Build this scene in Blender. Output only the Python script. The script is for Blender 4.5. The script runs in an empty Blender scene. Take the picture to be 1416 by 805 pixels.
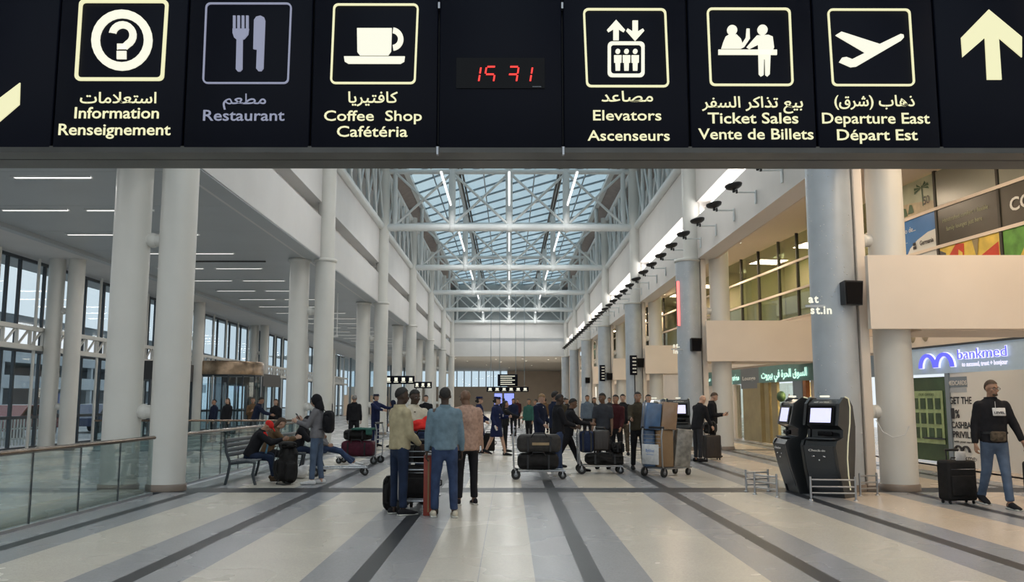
import bpy, bmesh, math, random
from mathutils import Vector, Matrix, noise, Euler

SC = bpy.context.scene
COL = SC.collection
R = math.radians

# ------------------------------------------------------------------ camera
cd = bpy.data.cameras.new('camera'); CAM = bpy.data.objects.new('camera', cd); COL.objects.link(CAM)
cd.sensor_width = 36.0; cd.lens = 36.0 * 1200 / 1416; cd.clip_end = 600
CAM.location = (0, 0, 1.6)
CAM.rotation_euler = (R(90) + math.atan(151.5 / 1200), 0, -math.atan(4 / 1200))
SC.camera = CAM

# ------------------------------------------------------------------ sky (overcast)
W = bpy.data.worlds.new('overcast_sky'); SC.world = W; W.use_nodes = True
nt = W.node_tree; bg = nt.nodes['Background']
tc = nt.nodes.new('ShaderNodeTexCoord'); nz = nt.nodes.new('ShaderNodeTexNoise'); rp = nt.nodes.new('ShaderNodeValToRGB')
nz.inputs['Scale'].default_value = 2.2; nz.inputs['Detail'].default_value = 5
nt.links.new(tc.outputs['Generated'], nz.inputs['Vector']); nt.links.new(nz.outputs['Fac'], rp.inputs['Fac'])
rp.color_ramp.elements[0].position = .38; rp.color_ramp.elements[0].color = (.66, .76, .84, 1)
rp.color_ramp.elements[1].position = .62; rp.color_ramp.elements[1].color = (.90, .95, .98, 1)
nt.links.new(rp.outputs['Color'], bg.inputs['Color'])
bg.inputs['Strength'].default_value = SKY = 1.15

# ------------------------------------------------------------------ exposure
SC.view_settings.view_transform = 'Standard'; SC.view_settings.look = 'None'
SC.view_settings.gamma = 1.0; SC.view_settings.use_curve_mapping = False
SC.view_settings.exposure = -0.10

# ------------------------------------------------------------------ light levels (every lamp sits in its fixture's builder)
P_TUBE = 110      # the long tubes hung between the roof trusses
P_LEFT = 22       # linear lights in the left aisle ceiling
P_RIGHT = 120     # warm downlights in the right aisle ceiling
P_COVE = 50       # slot light above the right arcade
P_ROOM = 110       # shops and offices

# ------------------------------------------------------------------ materials
MATS = {}
def mat(name, col, rough=.6, metal=0., var=.0, scale=8., bump=0., emit=None, estr=0., coat=0., spec=None):
    if name in MATS: return MATS[name]
    m = bpy.data.materials.new(name); m.use_nodes = True; n = m.node_tree; b = n.nodes['Principled BSDF']
    b.inputs['Base Color'].default_value = (*col, 1); b.inputs['Roughness'].default_value = rough
    b.inputs['Metallic'].default_value = metal
    if coat: b.inputs['Coat Weight'].default_value = coat; b.inputs['Coat Roughness'].default_value = .12
    if spec is not None: b.inputs['Specular IOR Level'].default_value = spec
    if emit: b.inputs['Emission Color'].default_value = (*emit, 1); b.inputs['Emission Strength'].default_value = estr
    if var or bump:
        t = n.nodes.new('ShaderNodeTexCoord'); z = n.nodes.new('ShaderNodeTexNoise')
        z.inputs['Scale'].default_value = scale; z.inputs['Detail'].default_value = 4
        n.links.new(t.outputs['Object'], z.inputs['Vector'])
        if var:
            r = n.nodes.new('ShaderNodeValToRGB')
            r.color_ramp.elements[0].position = .3; r.color_ramp.elements[1].position = .7
            r.color_ramp.elements[0].color = (*[max(0, c * (1 - var)) for c in col], 1)
            r.color_ramp.elements[1].color = (*[min(1, c * (1 + var)) for c in col], 1)
            n.links.new(z.outputs['Fac'], r.inputs['Fac']); n.links.new(r.outputs['Color'], b.inputs['Base Color'])
        if bump:
            u = n.nodes.new('ShaderNodeBump'); u.inputs['Strength'].default_value = bump; u.inputs['Distance'].default_value = .02
            n.links.new(z.outputs['Fac'], u.inputs['Height']); n.links.new(u.outputs['Normal'], b.inputs['Normal'])
    MATS[name] = m
    return m

def glassmat(name, tint, fac=.12, rough=.02):
    """thin pane: mostly see-through with a sharp reflection"""
    if name in MATS: return MATS[name]
    m = bpy.data.materials.new(name); m.use_nodes = True; n = m.node_tree; n.nodes.clear()
    o = n.nodes.new('ShaderNodeOutputMaterial'); mx = n.nodes.new('ShaderNodeMixShader')
    a = n.nodes.new('ShaderNodeBsdfTransparent'); g = n.nodes.new('ShaderNodeBsdfGlossy'); lw = n.nodes.new('ShaderNodeLayerWeight')
    mp = n.nodes.new('ShaderNodeMapRange')
    a.inputs['Color'].default_value = (*tint, 1); g.inputs['Roughness'].default_value = rough
    lw.inputs['Blend'].default_value = .25
    mp.inputs['To Min'].default_value = fac * .4; mp.inputs['To Max'].default_value = min(1, fac * 3)
    n.links.new(lw.outputs['Facing'], mp.inputs['Value']); n.links.new(mp.outputs['Result'], mx.inputs['Fac'])
    n.links.new(a.outputs[0], mx.inputs[1]); n.links.new(g.outputs[0], mx.inputs[2]); n.links.new(mx.outputs[0], o.inputs['Surface'])
    MATS[name] = m
    return m

def terrazzo(name, col, rough=.27):
    """polished stone chips: fine speckle, a little cloudiness"""
    if name in MATS: return MATS[name]
    m = mat(name, col, rough, spec=.38); n = m.node_tree; b = n.nodes['Principled BSDF']
    t = n.nodes.new('ShaderNodeTexCoord'); v = n.nodes.new('ShaderNodeTexVoronoi'); v.inputs['Scale'].default_value = 70
    z = n.nodes.new('ShaderNodeTexNoise'); z.inputs['Scale'].default_value = .8
    n.links.new(t.outputs['Object'], v.inputs['Vector']); n.links.new(t.outputs['Object'], z.inputs['Vector'])
    h = n.nodes.new('ShaderNodeSeparateColor'); n.links.new(v.outputs['Color'], h.inputs[0])
    a = n.nodes.new('ShaderNodeMapRange'); a.inputs['To Min'].default_value = .92; a.inputs['To Max'].default_value = 1.07
    n.links.new(h.outputs[0], a.inputs['Value'])
    c = n.nodes.new('ShaderNodeMapRange'); c.inputs['From Min'].default_value = .3; c.inputs['From Max'].default_value = .7
    c.inputs['To Min'].default_value = .97; c.inputs['To Max'].default_value = 1.03
    n.links.new(z.outputs['Fac'], c.inputs['Value'])
    q = n.nodes.new('ShaderNodeMath'); q.operation = 'MULTIPLY'; n.links.new(a.outputs[0], q.inputs[0]); n.links.new(c.outputs[0], q.inputs[1])
    x = n.nodes.new('ShaderNodeVectorMath'); x.operation = 'SCALE'; x.inputs[0].default_value = col
    n.links.new(q.outputs[0], x.inputs['Scale']); n.links.new(x.outputs[0], b.inputs['Base Color'])
    rr = n.nodes.new('ShaderNodeMapRange'); rr.inputs['To Min'].default_value = rough - .03; rr.inputs['To Max'].default_value = rough + .03
    n.links.new(z.outputs['Fac'], rr.inputs['Value']); n.links.new(rr.outputs[0], b.inputs['Roughness'])
    return m

def M(k): return MATS[k]
mat('white_paint', (.66, .66, .65), .5, var=.03, scale=1.2)
mat('left_wall_paint', (.64, .63, .62), .55, var=.03, scale=1.0)
mat('right_wall_paint', (.70, .66, .62), .55, var=.03, scale=1.0)
mat('column_paint', (.66, .65, .61), .38, var=.03, scale=1.5)
mat('steel_white', (.70, .73, .73), .4, var=.03, scale=2)
mat('ceiling_grey', (.40, .43, .45), .35, var=.05, scale=.5)
mat('ceiling_warm', (.72, .60, .48), .6, var=.02)
mat('warm_paint', (.78, .68, .58), .6, var=.03, scale=1.0)
mat('soffit_pink', (.36, .31, .29), .7, var=.1, scale=3)
mat('dark_frame', (.035, .045, .055), .4)
mat('grey_frame', (.22, .27, .31), .4); mat('gable_grey', (.36, .39, .39), .6, var=.06)
mat('dark_duct', (.05, .045, .04), .6)
mat('clad_metal', (.46, .50, .54), .34, metal=.15, var=.05, scale=3)
mat('chrome', (.55, .55, .56), .22, metal=1.)
mat('bright_steel', (.42, .43, .45), .3, metal=.9)
mat('base_ring', (.20, .16, .13), .4)
mat('sign_black', (.004, .005, .011), .45, var=.15, scale=.8, spec=.12)
mat('sign_trim', (.075, .072, .065), .35, metal=.4, var=.2, scale=3)
mat('lit_letter', (.25, .25, .18), .5, emit=(.97, .93, .56), estr=.86)
mat('lit_white', (.25, .25, .22), .5, emit=(1., .98, .80), estr=.92)
mat('dim_letter', (.16, .17, .23), .5, emit=(.5, .52, .70), estr=.42)
mat('led_red', (.5, .02, .02), .5, emit=(1., .04, .03), estr=1.6)
mat('black_gloss', (.004, .004, .005), .25, spec=.15)
mat('tube_emit', (.9, .9, .9), .5, emit=(1, 1, 1), estr=1.8)
mat('linear_emit', (.9, .9, .9), .5, emit=(1, .97, .92), estr=1.6)
mat('cove_emit', (.9, .9, .9), .5, emit=(1, 1, 1), estr=3.2)
mat('spot_emit', (.9, .9, .8), .5, emit=(1, .93, .78), estr=4)
mat('black_plastic', (.012, .012, .014), .45)
mat('grey_plastic', (.16, .17, .18), .5)
mat('rubber', (.015, .015, .015), .8)
mat('blue_grey_panel', (.20, .25, .30), .5)
glassmat('window_glass', (.88, .93, .95), .05)
glassmat('roof_glass', (.80, .88, .90), .06, .15)
glassmat('rail_glass', (.80, .88, .88), .16)
glassmat('office_glass', (.62, .68, .55), .22)
glassmat('shop_glass', (.85, .88, .80), .12)
terrazzo('terrazzo_beige', (.56, .52, .45)); terrazzo('terrazzo_grey', (.29, .295, .31)); terrazzo('terrazzo_dark', (.022, .025, .030), .4)
terrazzo('terrazzo_pale', (.50, .50, .49)); terrazzo('terrazzo_warm', (.60, .50, .40))

# ------------------------------------------------------------------ mesh builder
class MB:
    def __init__(s): s.v = []; s.f = []; s.s = []
    def add(s, vs, fs, smooth=False):
        k = len(s.v); s.v += [tuple(v) for v in vs]; s.f += [tuple(i + k for i in f) for f in fs]; s.s += [smooth] * len(fs); return s
    def box(s, c, d, rz=0., rot=None):
        hx, hy, hz = d[0] / 2, d[1] / 2, d[2] / 2
        m = (rot.to_matrix() if rot is not None else Matrix.Rotation(rz, 3, 'Z')); c = Vector(c)
        vs = [c + m @ Vector((x * hx, y * hy, z * hz)) for x in (-1, 1) for y in (-1, 1) for z in (-1, 1)]
        return s.add(vs, [(0, 1, 3, 2), (4, 6, 7, 5), (0, 4, 5, 1), (2, 3, 7, 6), (0, 2, 6, 4), (1, 5, 7, 3)])
    def b2(s, x0, x1, y0, y1, z0, z1):
        return s.box(((x0 + x1) / 2, (y0 + y1) / 2, (z0 + z1) / 2), (abs(x1 - x0), abs(y1 - y0), abs(z1 - z0)))
    def rbox(s, c, d, r=.03, seg=2, rz=0., rot=None, bulge=0.):
        bm = bmesh.new(); bmesh.ops.create_cube(bm, size=1)
        for v in bm.verts: v.co = Vector((v.co.x * d[0], v.co.y * d[1], v.co.z * d[2]))
        if bulge: bmesh.ops.subdivide_edges(bm, edges=bm.edges[:], cuts=3, use_grid_fill=True)
        if bulge:
            for v in bm.verts:
                p = Vector((v.co.x / d[0] * 2, v.co.y / d[1] * 2, v.co.z / d[2] * 2)); q = p.copy()
                k = [1 - .5 * bulge * (p.y ** 2 + p.z ** 2) / 2, 1 - .5 * bulge * (p.x ** 2 + p.z ** 2) / 2, 1 - .5 * bulge * (p.x ** 2 + p.y ** 2) / 2]
                v.co = Vector((v.co.x * k[0], v.co.y * k[1], v.co.z * k[2]))
            es = [e for e in bm.edges if e.calc_face_angle(0) > .6]
        else: es = bm.edges[:]
        bmesh.ops.bevel(bm, geom=es, offset=r, segments=seg, affect='EDGES', profile=.5)
        m = (rot.to_matrix() if rot is not None else Matrix.Rotation(rz, 3, 'Z')); c = Vector(c)
        bm.verts.index_update()
        vs = [c + m @ v.co for v in bm.verts]; fs = [[v.index for v in f.verts] for f in bm.faces]; bm.free()
        return s.add(vs, fs, True)
    def loft(s, pts, rad, side=None, n=12, cap=True, smooth=True, round_=False):
        """tube through pts; rad = list of r or (a, b), a along side"""
        pts = [Vector(p) for p in pts]; rad = [(r, r) if not isinstance(r, (tuple, list)) else r for r in rad]
        if round_:
            d0 = (pts[0] - pts[1]).normalized(); d1 = (pts[-1] - pts[-2]).normalized()
            def ends(p, d, r):
                m_ = min(r); return [(p + d * m_ * math.sin(a), (r[0] * math.cos(a), r[1] * math.cos(a))) for a in (R(35), R(65), R(82))]
            e0 = ends(pts[0], d0, rad[0])[::-1]; e1 = ends(pts[-1], d1, rad[-1])
            pts = [p for p, _ in e0] + pts + [p for p, _ in e1]; rad = [r for _, r in e0] + rad + [r for _, r in e1]
        vs = []; fs = []; N = len(pts); prev = None
        for i, p in enumerate(pts):
            d = (pts[min(i + 1, N - 1)] - pts[max(i - 1, 0)]); d = d.normalized() if d.length > 1e-9 else Vector((0, 0, 1))
            ref = Vector(side) if side is not None else (prev if prev is not None else (Vector((0, 0, 1)) if abs(d.z) < .9 else Vector((1, 0, 0))))
            u = ref - d * ref.dot(d)
            if u.length < 1e-4: u = Vector((0, 1, 0)) - d * d.y
            u.normalize(); w = d.cross(u); prev = u
            for k in range(n):
                a = 2 * math.pi * k / n; vs.append(p + u * (rad[i][0] * math.cos(a)) + w * (rad[i][1] * math.sin(a)))
        for i in range(N - 1):
            for k in range(n):
                a, b = i * n + k, i * n + (k + 1) % n; fs.append((a, b, b + n, a + n))
        s.add(vs, fs, smooth)
        if cap: s.add([vs[k] for k in range(n)], [tuple(range(n))[::-1]]); s.add([vs[(N - 1) * n + k] for k in range(n)], [tuple(range(n))])
        return s
    def solid(s, pts, rad, side=None, n=12, flat=False):
        """loft with welded caps, for remeshing"""
        k0 = len(s.v); s.loft(pts, rad, side, n, cap=False, round_=not flat); k1 = len(s.v)
        s.f.append(tuple(range(k0, k0 + n))[::-1]); s.f.append(tuple(range(k1 - n, k1))); s.s += [True, True]; return s
    def cyl(s, p0, p1, r, r1=None, n=16, cap=True): return s.loft([p0, p1], [r, r if r1 is None else r1], n=n, cap=cap)
    def lathe(s, c, prof, n=24, cap=True):
        vs = []; fs = []; c = Vector(c)
        for r, z in prof:
            for k in range(n): a = 2 * math.pi * k / n; vs.append(c + Vector((r * math.cos(a), r * math.sin(a), z)))
        for i in range(len(prof) - 1):
            for k in range(n): a, b = i * n + k, i * n + (k + 1) % n; fs.append((a, b, b + n, a + n))
        s.add(vs, fs, True)
        if cap: s.add(vs[:n], [tuple(range(n))[::-1]]); s.add(vs[-n:], [tuple(range(n))])
        return s
    def ell(s, c, r, m=None, nu=16, nv=10):
        vs = []; fs = []; c = Vector(c); m = m or Matrix.Identity(3)
        for j in range(1, nv):
            t = math.pi * j / nv
            for i in range(nu):
                a = 2 * math.pi * i / nu; vs.append(c + m @ Vector((r[0] * math.sin(t) * math.cos(a), r[1] * math.sin(t) * math.sin(a), -r[2] * math.cos(t))))
        for j in range(nv - 2):
            for i in range(nu): a, b = j * nu + i, j * nu + (i + 1) % nu; fs.append((a, b, b + nu, a + nu))
        k = len(vs); vs += [c + m @ Vector((0, 0, -r[2])), c + m @ Vector((0, 0, r[2]))]
        for i in range(nu): fs.append((k, (i + 1) % nu, i)); fs.append((k + 1, (nv - 2) * nu + i, (nv - 2) * nu + (i + 1) % nu))
        return s.add(vs, fs, True)
    def prism(s, poly, o, ux, uy, t):
        """2-D outline (ux, uy axes at o) given thickness t along ux x uy"""
        o, ux, uy = Vector(o), Vector(ux), Vector(uy); nn = ux.cross(uy).normalized() * t
        a = [o + ux * p[0] + uy * p[1] for p in poly]; b = [p + nn for p in a]; n = len(a)
        return s.add(a + b, [tuple(range(n))[::-1], tuple(range(n, 2 * n))] + [(i, (i + 1) % n, (i + 1) % n + n, i + n) for i in range(n)])
    def strip(s, left, right, off):
        """ring or band between two rows of points, thickened by off"""
        off = Vector(off); n = len(left); L = [Vector(p) for p in left]; Q = [Vector(p) for p in right]
        vs = L + Q + [p + off for p in L] + [p + off for p in Q]; fs = []
        for i in range(n - 1):
            fs += [(i, i + 1, n + i + 1, n + i), (2 * n + i, 3 * n + i, 3 * n + i + 1, 2 * n + i + 1), (i, 2 * n + i, 2 * n + i + 1, i + 1), (n + i, n + i + 1, 3 * n + i + 1, 3 * n + i)]
        return s.add(vs, fs)
    def mesh(s, name):
        me = bpy.data.meshes.new(name); me.from_pydata(s.v, [], s.f); me.polygons.foreach_set('use_smooth', s.s); me.update(); return me
    def build(s, name, m=None, parent=None, loc=None):
        o = bpy.data.objects.new(name, s.mesh(name))
        if m is not None: o.data.materials.append(MATS[m] if isinstance(m, str) else m)
        COL.objects.link(o)
        if parent is not None: o.parent = parent
        if loc is not None: o.location = loc
        return o

def link(name, me, parent=None, loc=(0, 0, 0), rz=0., scale=None):
    o = bpy.data.objects.new(name, me); COL.objects.link(o); o.location = loc; o.rotation_euler = (0, 0, rz)
    if parent is not None: o.parent = parent
    if scale: o.scale = scale
    return o
def tag(o, label=None, cat=None, group=None, kind=None):
    if label: o['label'] = label
    if cat: o['category'] = cat
    if group: o['group'] = group
    if kind: o['kind'] = kind
    return o
def thing(name, label, cat, loc=(0, 0, 0), rz=0., group=None):
    o = bpy.data.objects.new(name, None); o.empty_display_size = .1; COL.objects.link(o); o.location = loc; o.rotation_euler = (0, 0, rz)
    return tag(o, label, cat, group)
def struct(name, parent=None):
    o = bpy.data.objects.new(name, None); o.empty_display_size = .1; COL.objects.link(o); return tag(o, kind='structure')
def copy_tree(o, parent=None):
    c = o.copy(); COL.objects.link(c)
    if parent is not None: c.parent = parent
    for ch in list(o.children): copy_tree(ch, c)
    return c
def area(name, loc, size, power, col=(1, 1, 1), rot=(0, 0, 0), parent=None, spread=None):
    l = bpy.data.lights.new(name, 'AREA'); l.shape = 'RECTANGLE'; l.size, l.size_y = size; l.energy = power; l.color = col
    if spread: l.spread = spread
    o = bpy.data.objects.new(name, l); COL.objects.link(o); o.location = loc; o.rotation_euler = rot
    if parent is not None: o.parent = parent
    return o
def onp(px, py, Y, x0=704.):
    """the point at depth Y that shows at a photo pixel: for reading flat artwork off upright faces"""
    p = math.atan(151.5 / 1200); s, c = math.sin(p), math.cos(p); v = (402.5 - py) / 1200
    t = Y / (c - v * s); return Vector(((px - x0) / 1200 * t, Y, 1.6 + (s + v * c) * t))

# Arabic letters to their joined forms (right-to-left order turned round for the text object)
AR = {'ا': (0xFE8D, 2), 'ب': (0xFE8F, 4), 'ت': (0xFE95, 4), 'ح': (0xFEA1, 4), 'د': (0xFEA9, 2), 'ذ': (0xFEAB, 2), 'ر': (0xFEAD, 2), 'س': (0xFEB1, 4), 'ش': (0xFEB5, 4),
      'ص': (0xFEB9, 4), 'ط': (0xFEC1, 4), 'ع': (0xFEC9, 4), 'ف': (0xFED1, 4), 'ق': (0xFED5, 4), 'ك': (0xFED9, 4), 'ل': (0xFEDD, 4), 'م': (0xFEE1, 4), 'ن': (0xFEE5, 4),
      'ه': (0xFEE9, 4), 'و': (0xFEED, 2), 'ي': (0xFEF1, 4), 'ة': (0xFE93, 2), '\u0001': (0xFEFB, 2)}
def arabic(t):
    t = t.replace('لا', '\u0001'); out = ''
    for i, ch in enumerate(t):
        if ch not in AR: out += {'(': ')', ')': '('}.get(ch, ch); continue
        base, n = AR[ch]
        pv = i > 0 and t[i - 1] in AR and AR[t[i - 1]][1] == 4; nx = n == 4 and i + 1 < len(t) and t[i + 1] in AR
        out += chr(base + (3 if pv and nx else 1 if pv else 2 if nx else 0))
    return out[::-1]
SIDE = bpy.data.scenes.new('side')
def bake(o):
    """the finished mesh of one object, worked out in a side scene so that the big one is not touched"""
    SIDE.collection.objects.link(o); vl = SIDE.view_layers[0]; vl.update(); dg = vl.depsgraph; dg.update()
    me = bpy.data.meshes.new_from_object(o.evaluated_get(dg)); SIDE.collection.objects.unlink(o); return me
def text(body, loc, height, m, parent, rot=(R(90), 0, 0), width=None, bold=.0, align='CENTER', depth=.003, name='lettering'):
    c = bpy.data.curves.new('t', 'FONT'); c.body = body; c.align_x = align; c.size = 1.; c.extrude = depth / max(height, .01) * .5; c.offset = bold; c.resolution_u = 3
    o = bpy.data.objects.new('t', c); me = bake(o); bpy.data.objects.remove(o)
    me.materials.clear(); me.materials.append(MATS[m] if isinstance(m, str) else m)
    q = bpy.data.objects.new(name, me); COL.objects.link(q); q.parent = parent
    xs = [v.co.x for v in me.vertices] or [0, 1]; w = max(xs) - min(xs); cx = (max(xs) + min(xs)) / 2
    for v in me.vertices:
        if align == 'CENTER': v.co.x -= cx
        v.co.x *= (width / w if width else height); v.co.y *= height; v.co.z *= height
    q.location = loc; q.rotation_euler = rot
    return q
# ================================================================== LARGE STRUCTURE
BAY = [3.1, 15.95, 28.85, 41.75, 54.65, 67.5, 80.4, 93.0]     # column lines

# ---- floor: inlaid stone strips, each its own piece
FL = struct('floor')
def strip_piece(nm, x0, x1, y0, y1, m):
    MB().b2(x0, x1, y0, y1, -.12, 0).build(nm, m, FL)
ranges = [(-7, 15.55), (16.35, 28.5), (29.0, 41.4), (42.1, 60), (60, 94)]
for k, (y0, y1) in enumerate(ranges):
    for i in range(-4, 5):
        c = .76 + 2.1 * i
        if c < -6.2 or c > 9.5: continue
        strip_piece('dark_strip', c - .095, c + .095, y0, y1, 'terrazzo_dark')
        strip_piece('grey_strip', max(c - .525, -6.3), c - .095, y0, y1, 'terrazzo_grey')
        strip_piece('grey_strip', c + .095, c + .525, y0, y1, 'terrazzo_grey')
        if i == -1:      # the middle strip is laid in two halves with an open seam
            strip_piece('beige_strip', c + .525, -.284, y0, y1, 'terrazzo_beige'); strip_piece('beige_strip', -.276, c + 1.575, y0, y1, 'terrazzo_beige'); strip_piece('seam', -.284, -.276, y0, y1, 'terrazzo_grey')
        else: strip_piece('beige_strip', c + .525, c + 1.575, y0, y1, 'terrazzo_beige' if c < 4 else 'terrazzo_warm')
strip_piece('cross_band', -6.3, 10.5, 15.55, 16.35, 'terrazzo_dark')
strip_piece('cross_band', -6.3, 10.5, 28.5, 29.0, 'terrazzo_dark')
strip_piece('cross_band', -6.3, 10.5, 41.4, 42.1, 'terrazzo_dark')
strip_piece('side_paving', 10.735, 22, -7, 94, 'terrazzo_warm')
strip_piece('side_paving', -18, -6.3, -7, 15.55, 'terrazzo_pale')
strip_piece('side_paving', -18, -6.3, 16.35, 94, 'terrazzo_pale')
strip_piece('cross_band', -18, -6.3, 15.55, 16.35, 'terrazzo_grey')
strip_piece('side_paving', 10.5, 10.735, -7, 94, 'terrazzo_warm')
strip_piece('far_paving', -26, 22, 94, 150, 'terrazzo_pale')

# ---- left facade of the nave
WL = struct('wall_left')
def facade(parent, sx, m, cove):
    for i in range(len(BAY) - 1):
        y0, y1 = BAY[i], BAY[i + 1]
        if i == 0: y0 = -6
        X = 6.3 * sx; Xo = 6.75 * sx
        MB().b2(X, Xo, y0, y1, 6.3, 7.72).build('fascia_panel', m, parent)
        MB().b2(X, Xo, y0, y1, 8.22, 9.9).build('fascia_panel', m, parent)
        MB().b2(Xo, Xo + .1 * sx, y0, y1, 6.3, 9.9).build('slot_back', m, parent)
        if cove and i > 0:
            MB().b2(Xo - .06 * sx, Xo - .02 * sx, y0 + .45, y1 - .45, 7.80, 8.14).build('cove_light', 'cove_emit', parent)
            area('cove_lamp', (6.66 * sx, (y0 + y1) / 2, 7.97), (.3, y1 - y0 - 1), P_COVE, (1, .98, .96), (0, R(90) * sx, 0), parent)
facade(WL, -1, 'left_wall_paint', False)
WR = struct('wall_right')
facade(WR, 1, 'right_wall_paint', True)
# clerestory walls behind the lengthwise trusses
for sx, P in ((-1, WL), (1, WR)):
    MB().b2(7.6 * sx, 7.7 * sx, -6, 93, 9.9, 14.2).build('clerestory_wall', 'white_paint', P)
    MB().b2(6.75 * sx, 7.6 * sx, -6, 93, 9.86, 9.96).build('ledge', 'white_paint', P)

# ---- end wall
WB = struct('wall_back')
MB().b2(-7.6, 7.6, 93.2, 93.6, 8.25, 10).build('upper_beam', 'white_paint', WB)
MB().b2(-7.6, 7.6, 94.2, 94.4, 7.8, 8.35).build('recess', 'white_paint', WB)
MB().b2(-7.6, 7.6, 93.2, 93.6, 6.3, 7.9).build('lower_beam', 'white_paint', WB)
g = MB().b2(-7.6, 7.6, 93.5, 93.6, 10, 14.2).build('gable_panel', 'gable_grey', WB)
MB().b2(-26, 12, 140, 140.4, 0, 3.8).build('far_wall', 'warm_paint', WB); MB().b2(-.3, 12, 140, 140.4, 3.8, 6.3).build('far_wall', 'warm_paint', WB)
for k in range(22):
    MB().b2(-26 + k * 1.17, -25.85 + k * 1.17, 139.95, 140.2, 3.8, 6.3).build('far_mullion', 'grey_frame', WB); MB().b2(-25.85 + k * 1.17, -24.83 + k * 1.17, 140.05, 140.1, 3.8, 6.3).build('far_pane', 'window_glass', WB)
MB().b2(8.2, 8.6, 93, 140, 0, 6.3).build('far_side_wall', 'warm_paint', WB)

# ---- ceilings
CL = struct('ceiling')
for i in range(-2, 30):        # left aisle: metal ceiling in long panels across the aisle
    y0 = i * 3.2 + 1.6
    MB().b2(-13.5, -6.75, y0 + .01, y0 + 3.19, 6.32, 6.4).build('ceiling_panel', 'ceiling_grey', CL)
MB().b2(-18, -6.5, -7, 94.1, 6.41, 6.5).build('ceiling_deck', 'grey_frame', CL)
MB().b2(-13.75, -13.5, -6, 94, 6.2, 6.4).build('bulkhead', 'ceiling_grey', CL)
MB().b2(-17.5, -13.75, -6, 94, 6.3, 6.38).build('ceiling_edge', 'left_wall_paint', CL)
MB().b2(-6.75, -6.3, -6, 93, 6.28, 6.32).build('soffit', 'ceiling_grey', CL)
MB().b2(6.86, 15.5, -6, 93, 7.5, 7.6).build('right_ceiling', 'ceiling_warm', CL)
MB().b2(6.86, 6.95, -6, 93, 6.3, 7.5).build('fascia_back', 'ceiling_warm', CL)
MB().b2(-26, 12, 93.8, 141, 6.3, 6.4).build('far_ceiling', 'white_paint', CL)
for sx in (-1, 1):
    MB().add([(5.55 * sx, -6, 14.05), (7.65 * sx, -6, 13.2), (7.65 * sx, 93.5, 13.2), (5.55 * sx, 93.5, 14.05),
              (5.55 * sx, -6, 14.15), (7.65 * sx, -6, 13.3), (7.65 * sx, 93.5, 13.3), (5.55 * sx, 93.5, 14.15)],
             [(0, 1, 2, 3), (7, 6, 5, 4), (0, 4, 5, 1), (3, 2, 6, 7), (0, 3, 7, 4), (1, 5, 6, 2)]).build('eaves_panel', 'soffit_pink', CL)

# ---- roof light: slanting panes, glazing bars, gutters
RL = struct('window_1')
SK = -1.25
def roofx(i): return -5.6 + 2.8 * i
pane_me = {}
zr = 14.05
for i in range(4):
    x0, x1 = roofx(i) + .14, roofx(i + 1) - .14; y = 14. ; n = 0
    a = x1 - x0
    pm = MB().add([(0, 0, 0), (a, SK * a, 0), (a, SK * a + 2.09, 0), (0, 2.09, 0), (0, 0, .02), (a, SK * a, .02), (a, SK * a + 2.09, .02), (0, 2.09, .02)],
                  [(3, 2, 1, 0), (4, 5, 6, 7), (0, 1, 5, 4), (1, 2, 6, 5), (2, 3, 7, 6), (3, 0, 4, 7)]).mesh('glass_pane')
    pm.materials.append(M('roof_glass'))
    bm_ = MB().add([(0, 0, -.04), (a, SK * a, -.04), (a, SK * a + .11, -.04), (0, .11, -.04), (0, 0, .06), (a, SK * a, .06), (a, SK * a + .11, .06), (0, .11, .06)],
                   [(3, 2, 1, 0), (4, 5, 6, 7), (0, 1, 5, 4), (1, 2, 6, 5), (2, 3, 7, 6), (3, 0, 4, 7)]).mesh('glazing_bar')
    bm_.materials.append(M('grey_frame'))
    while y < 95:
        link('glass_pane', pm, RL, (x0, y, zr)); link('glazing_bar', bm_, RL, (x0, y + 2.09, zr)); y += 2.2
    MB().b2((x0 + x1) / 2 - .03, (x0 + x1) / 2 + .03, 12, 93.4, 13.93, 14.0).build('long_bar', 'grey_frame', RL)
    MB().b2(x0, x1, -6, 12, zr, zr + .02).build('near_glazing', 'roof_glass', RL)
for i in range(5):
    MB().b2(roofx(i) - .14, roofx(i) + .14, -6, 93.4, 13.85, 14.12).build('rafter', 'steel_white', RL)
for x in (-2.62, 2.62):
    for dx in (0, .16): MB().b2(x + dx - .04, x + dx + .04, -6, 93.4, 13.45, 13.6).build('cable_tray', 'dark_duct', RL)
tag(RL, kind='structure')

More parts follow.
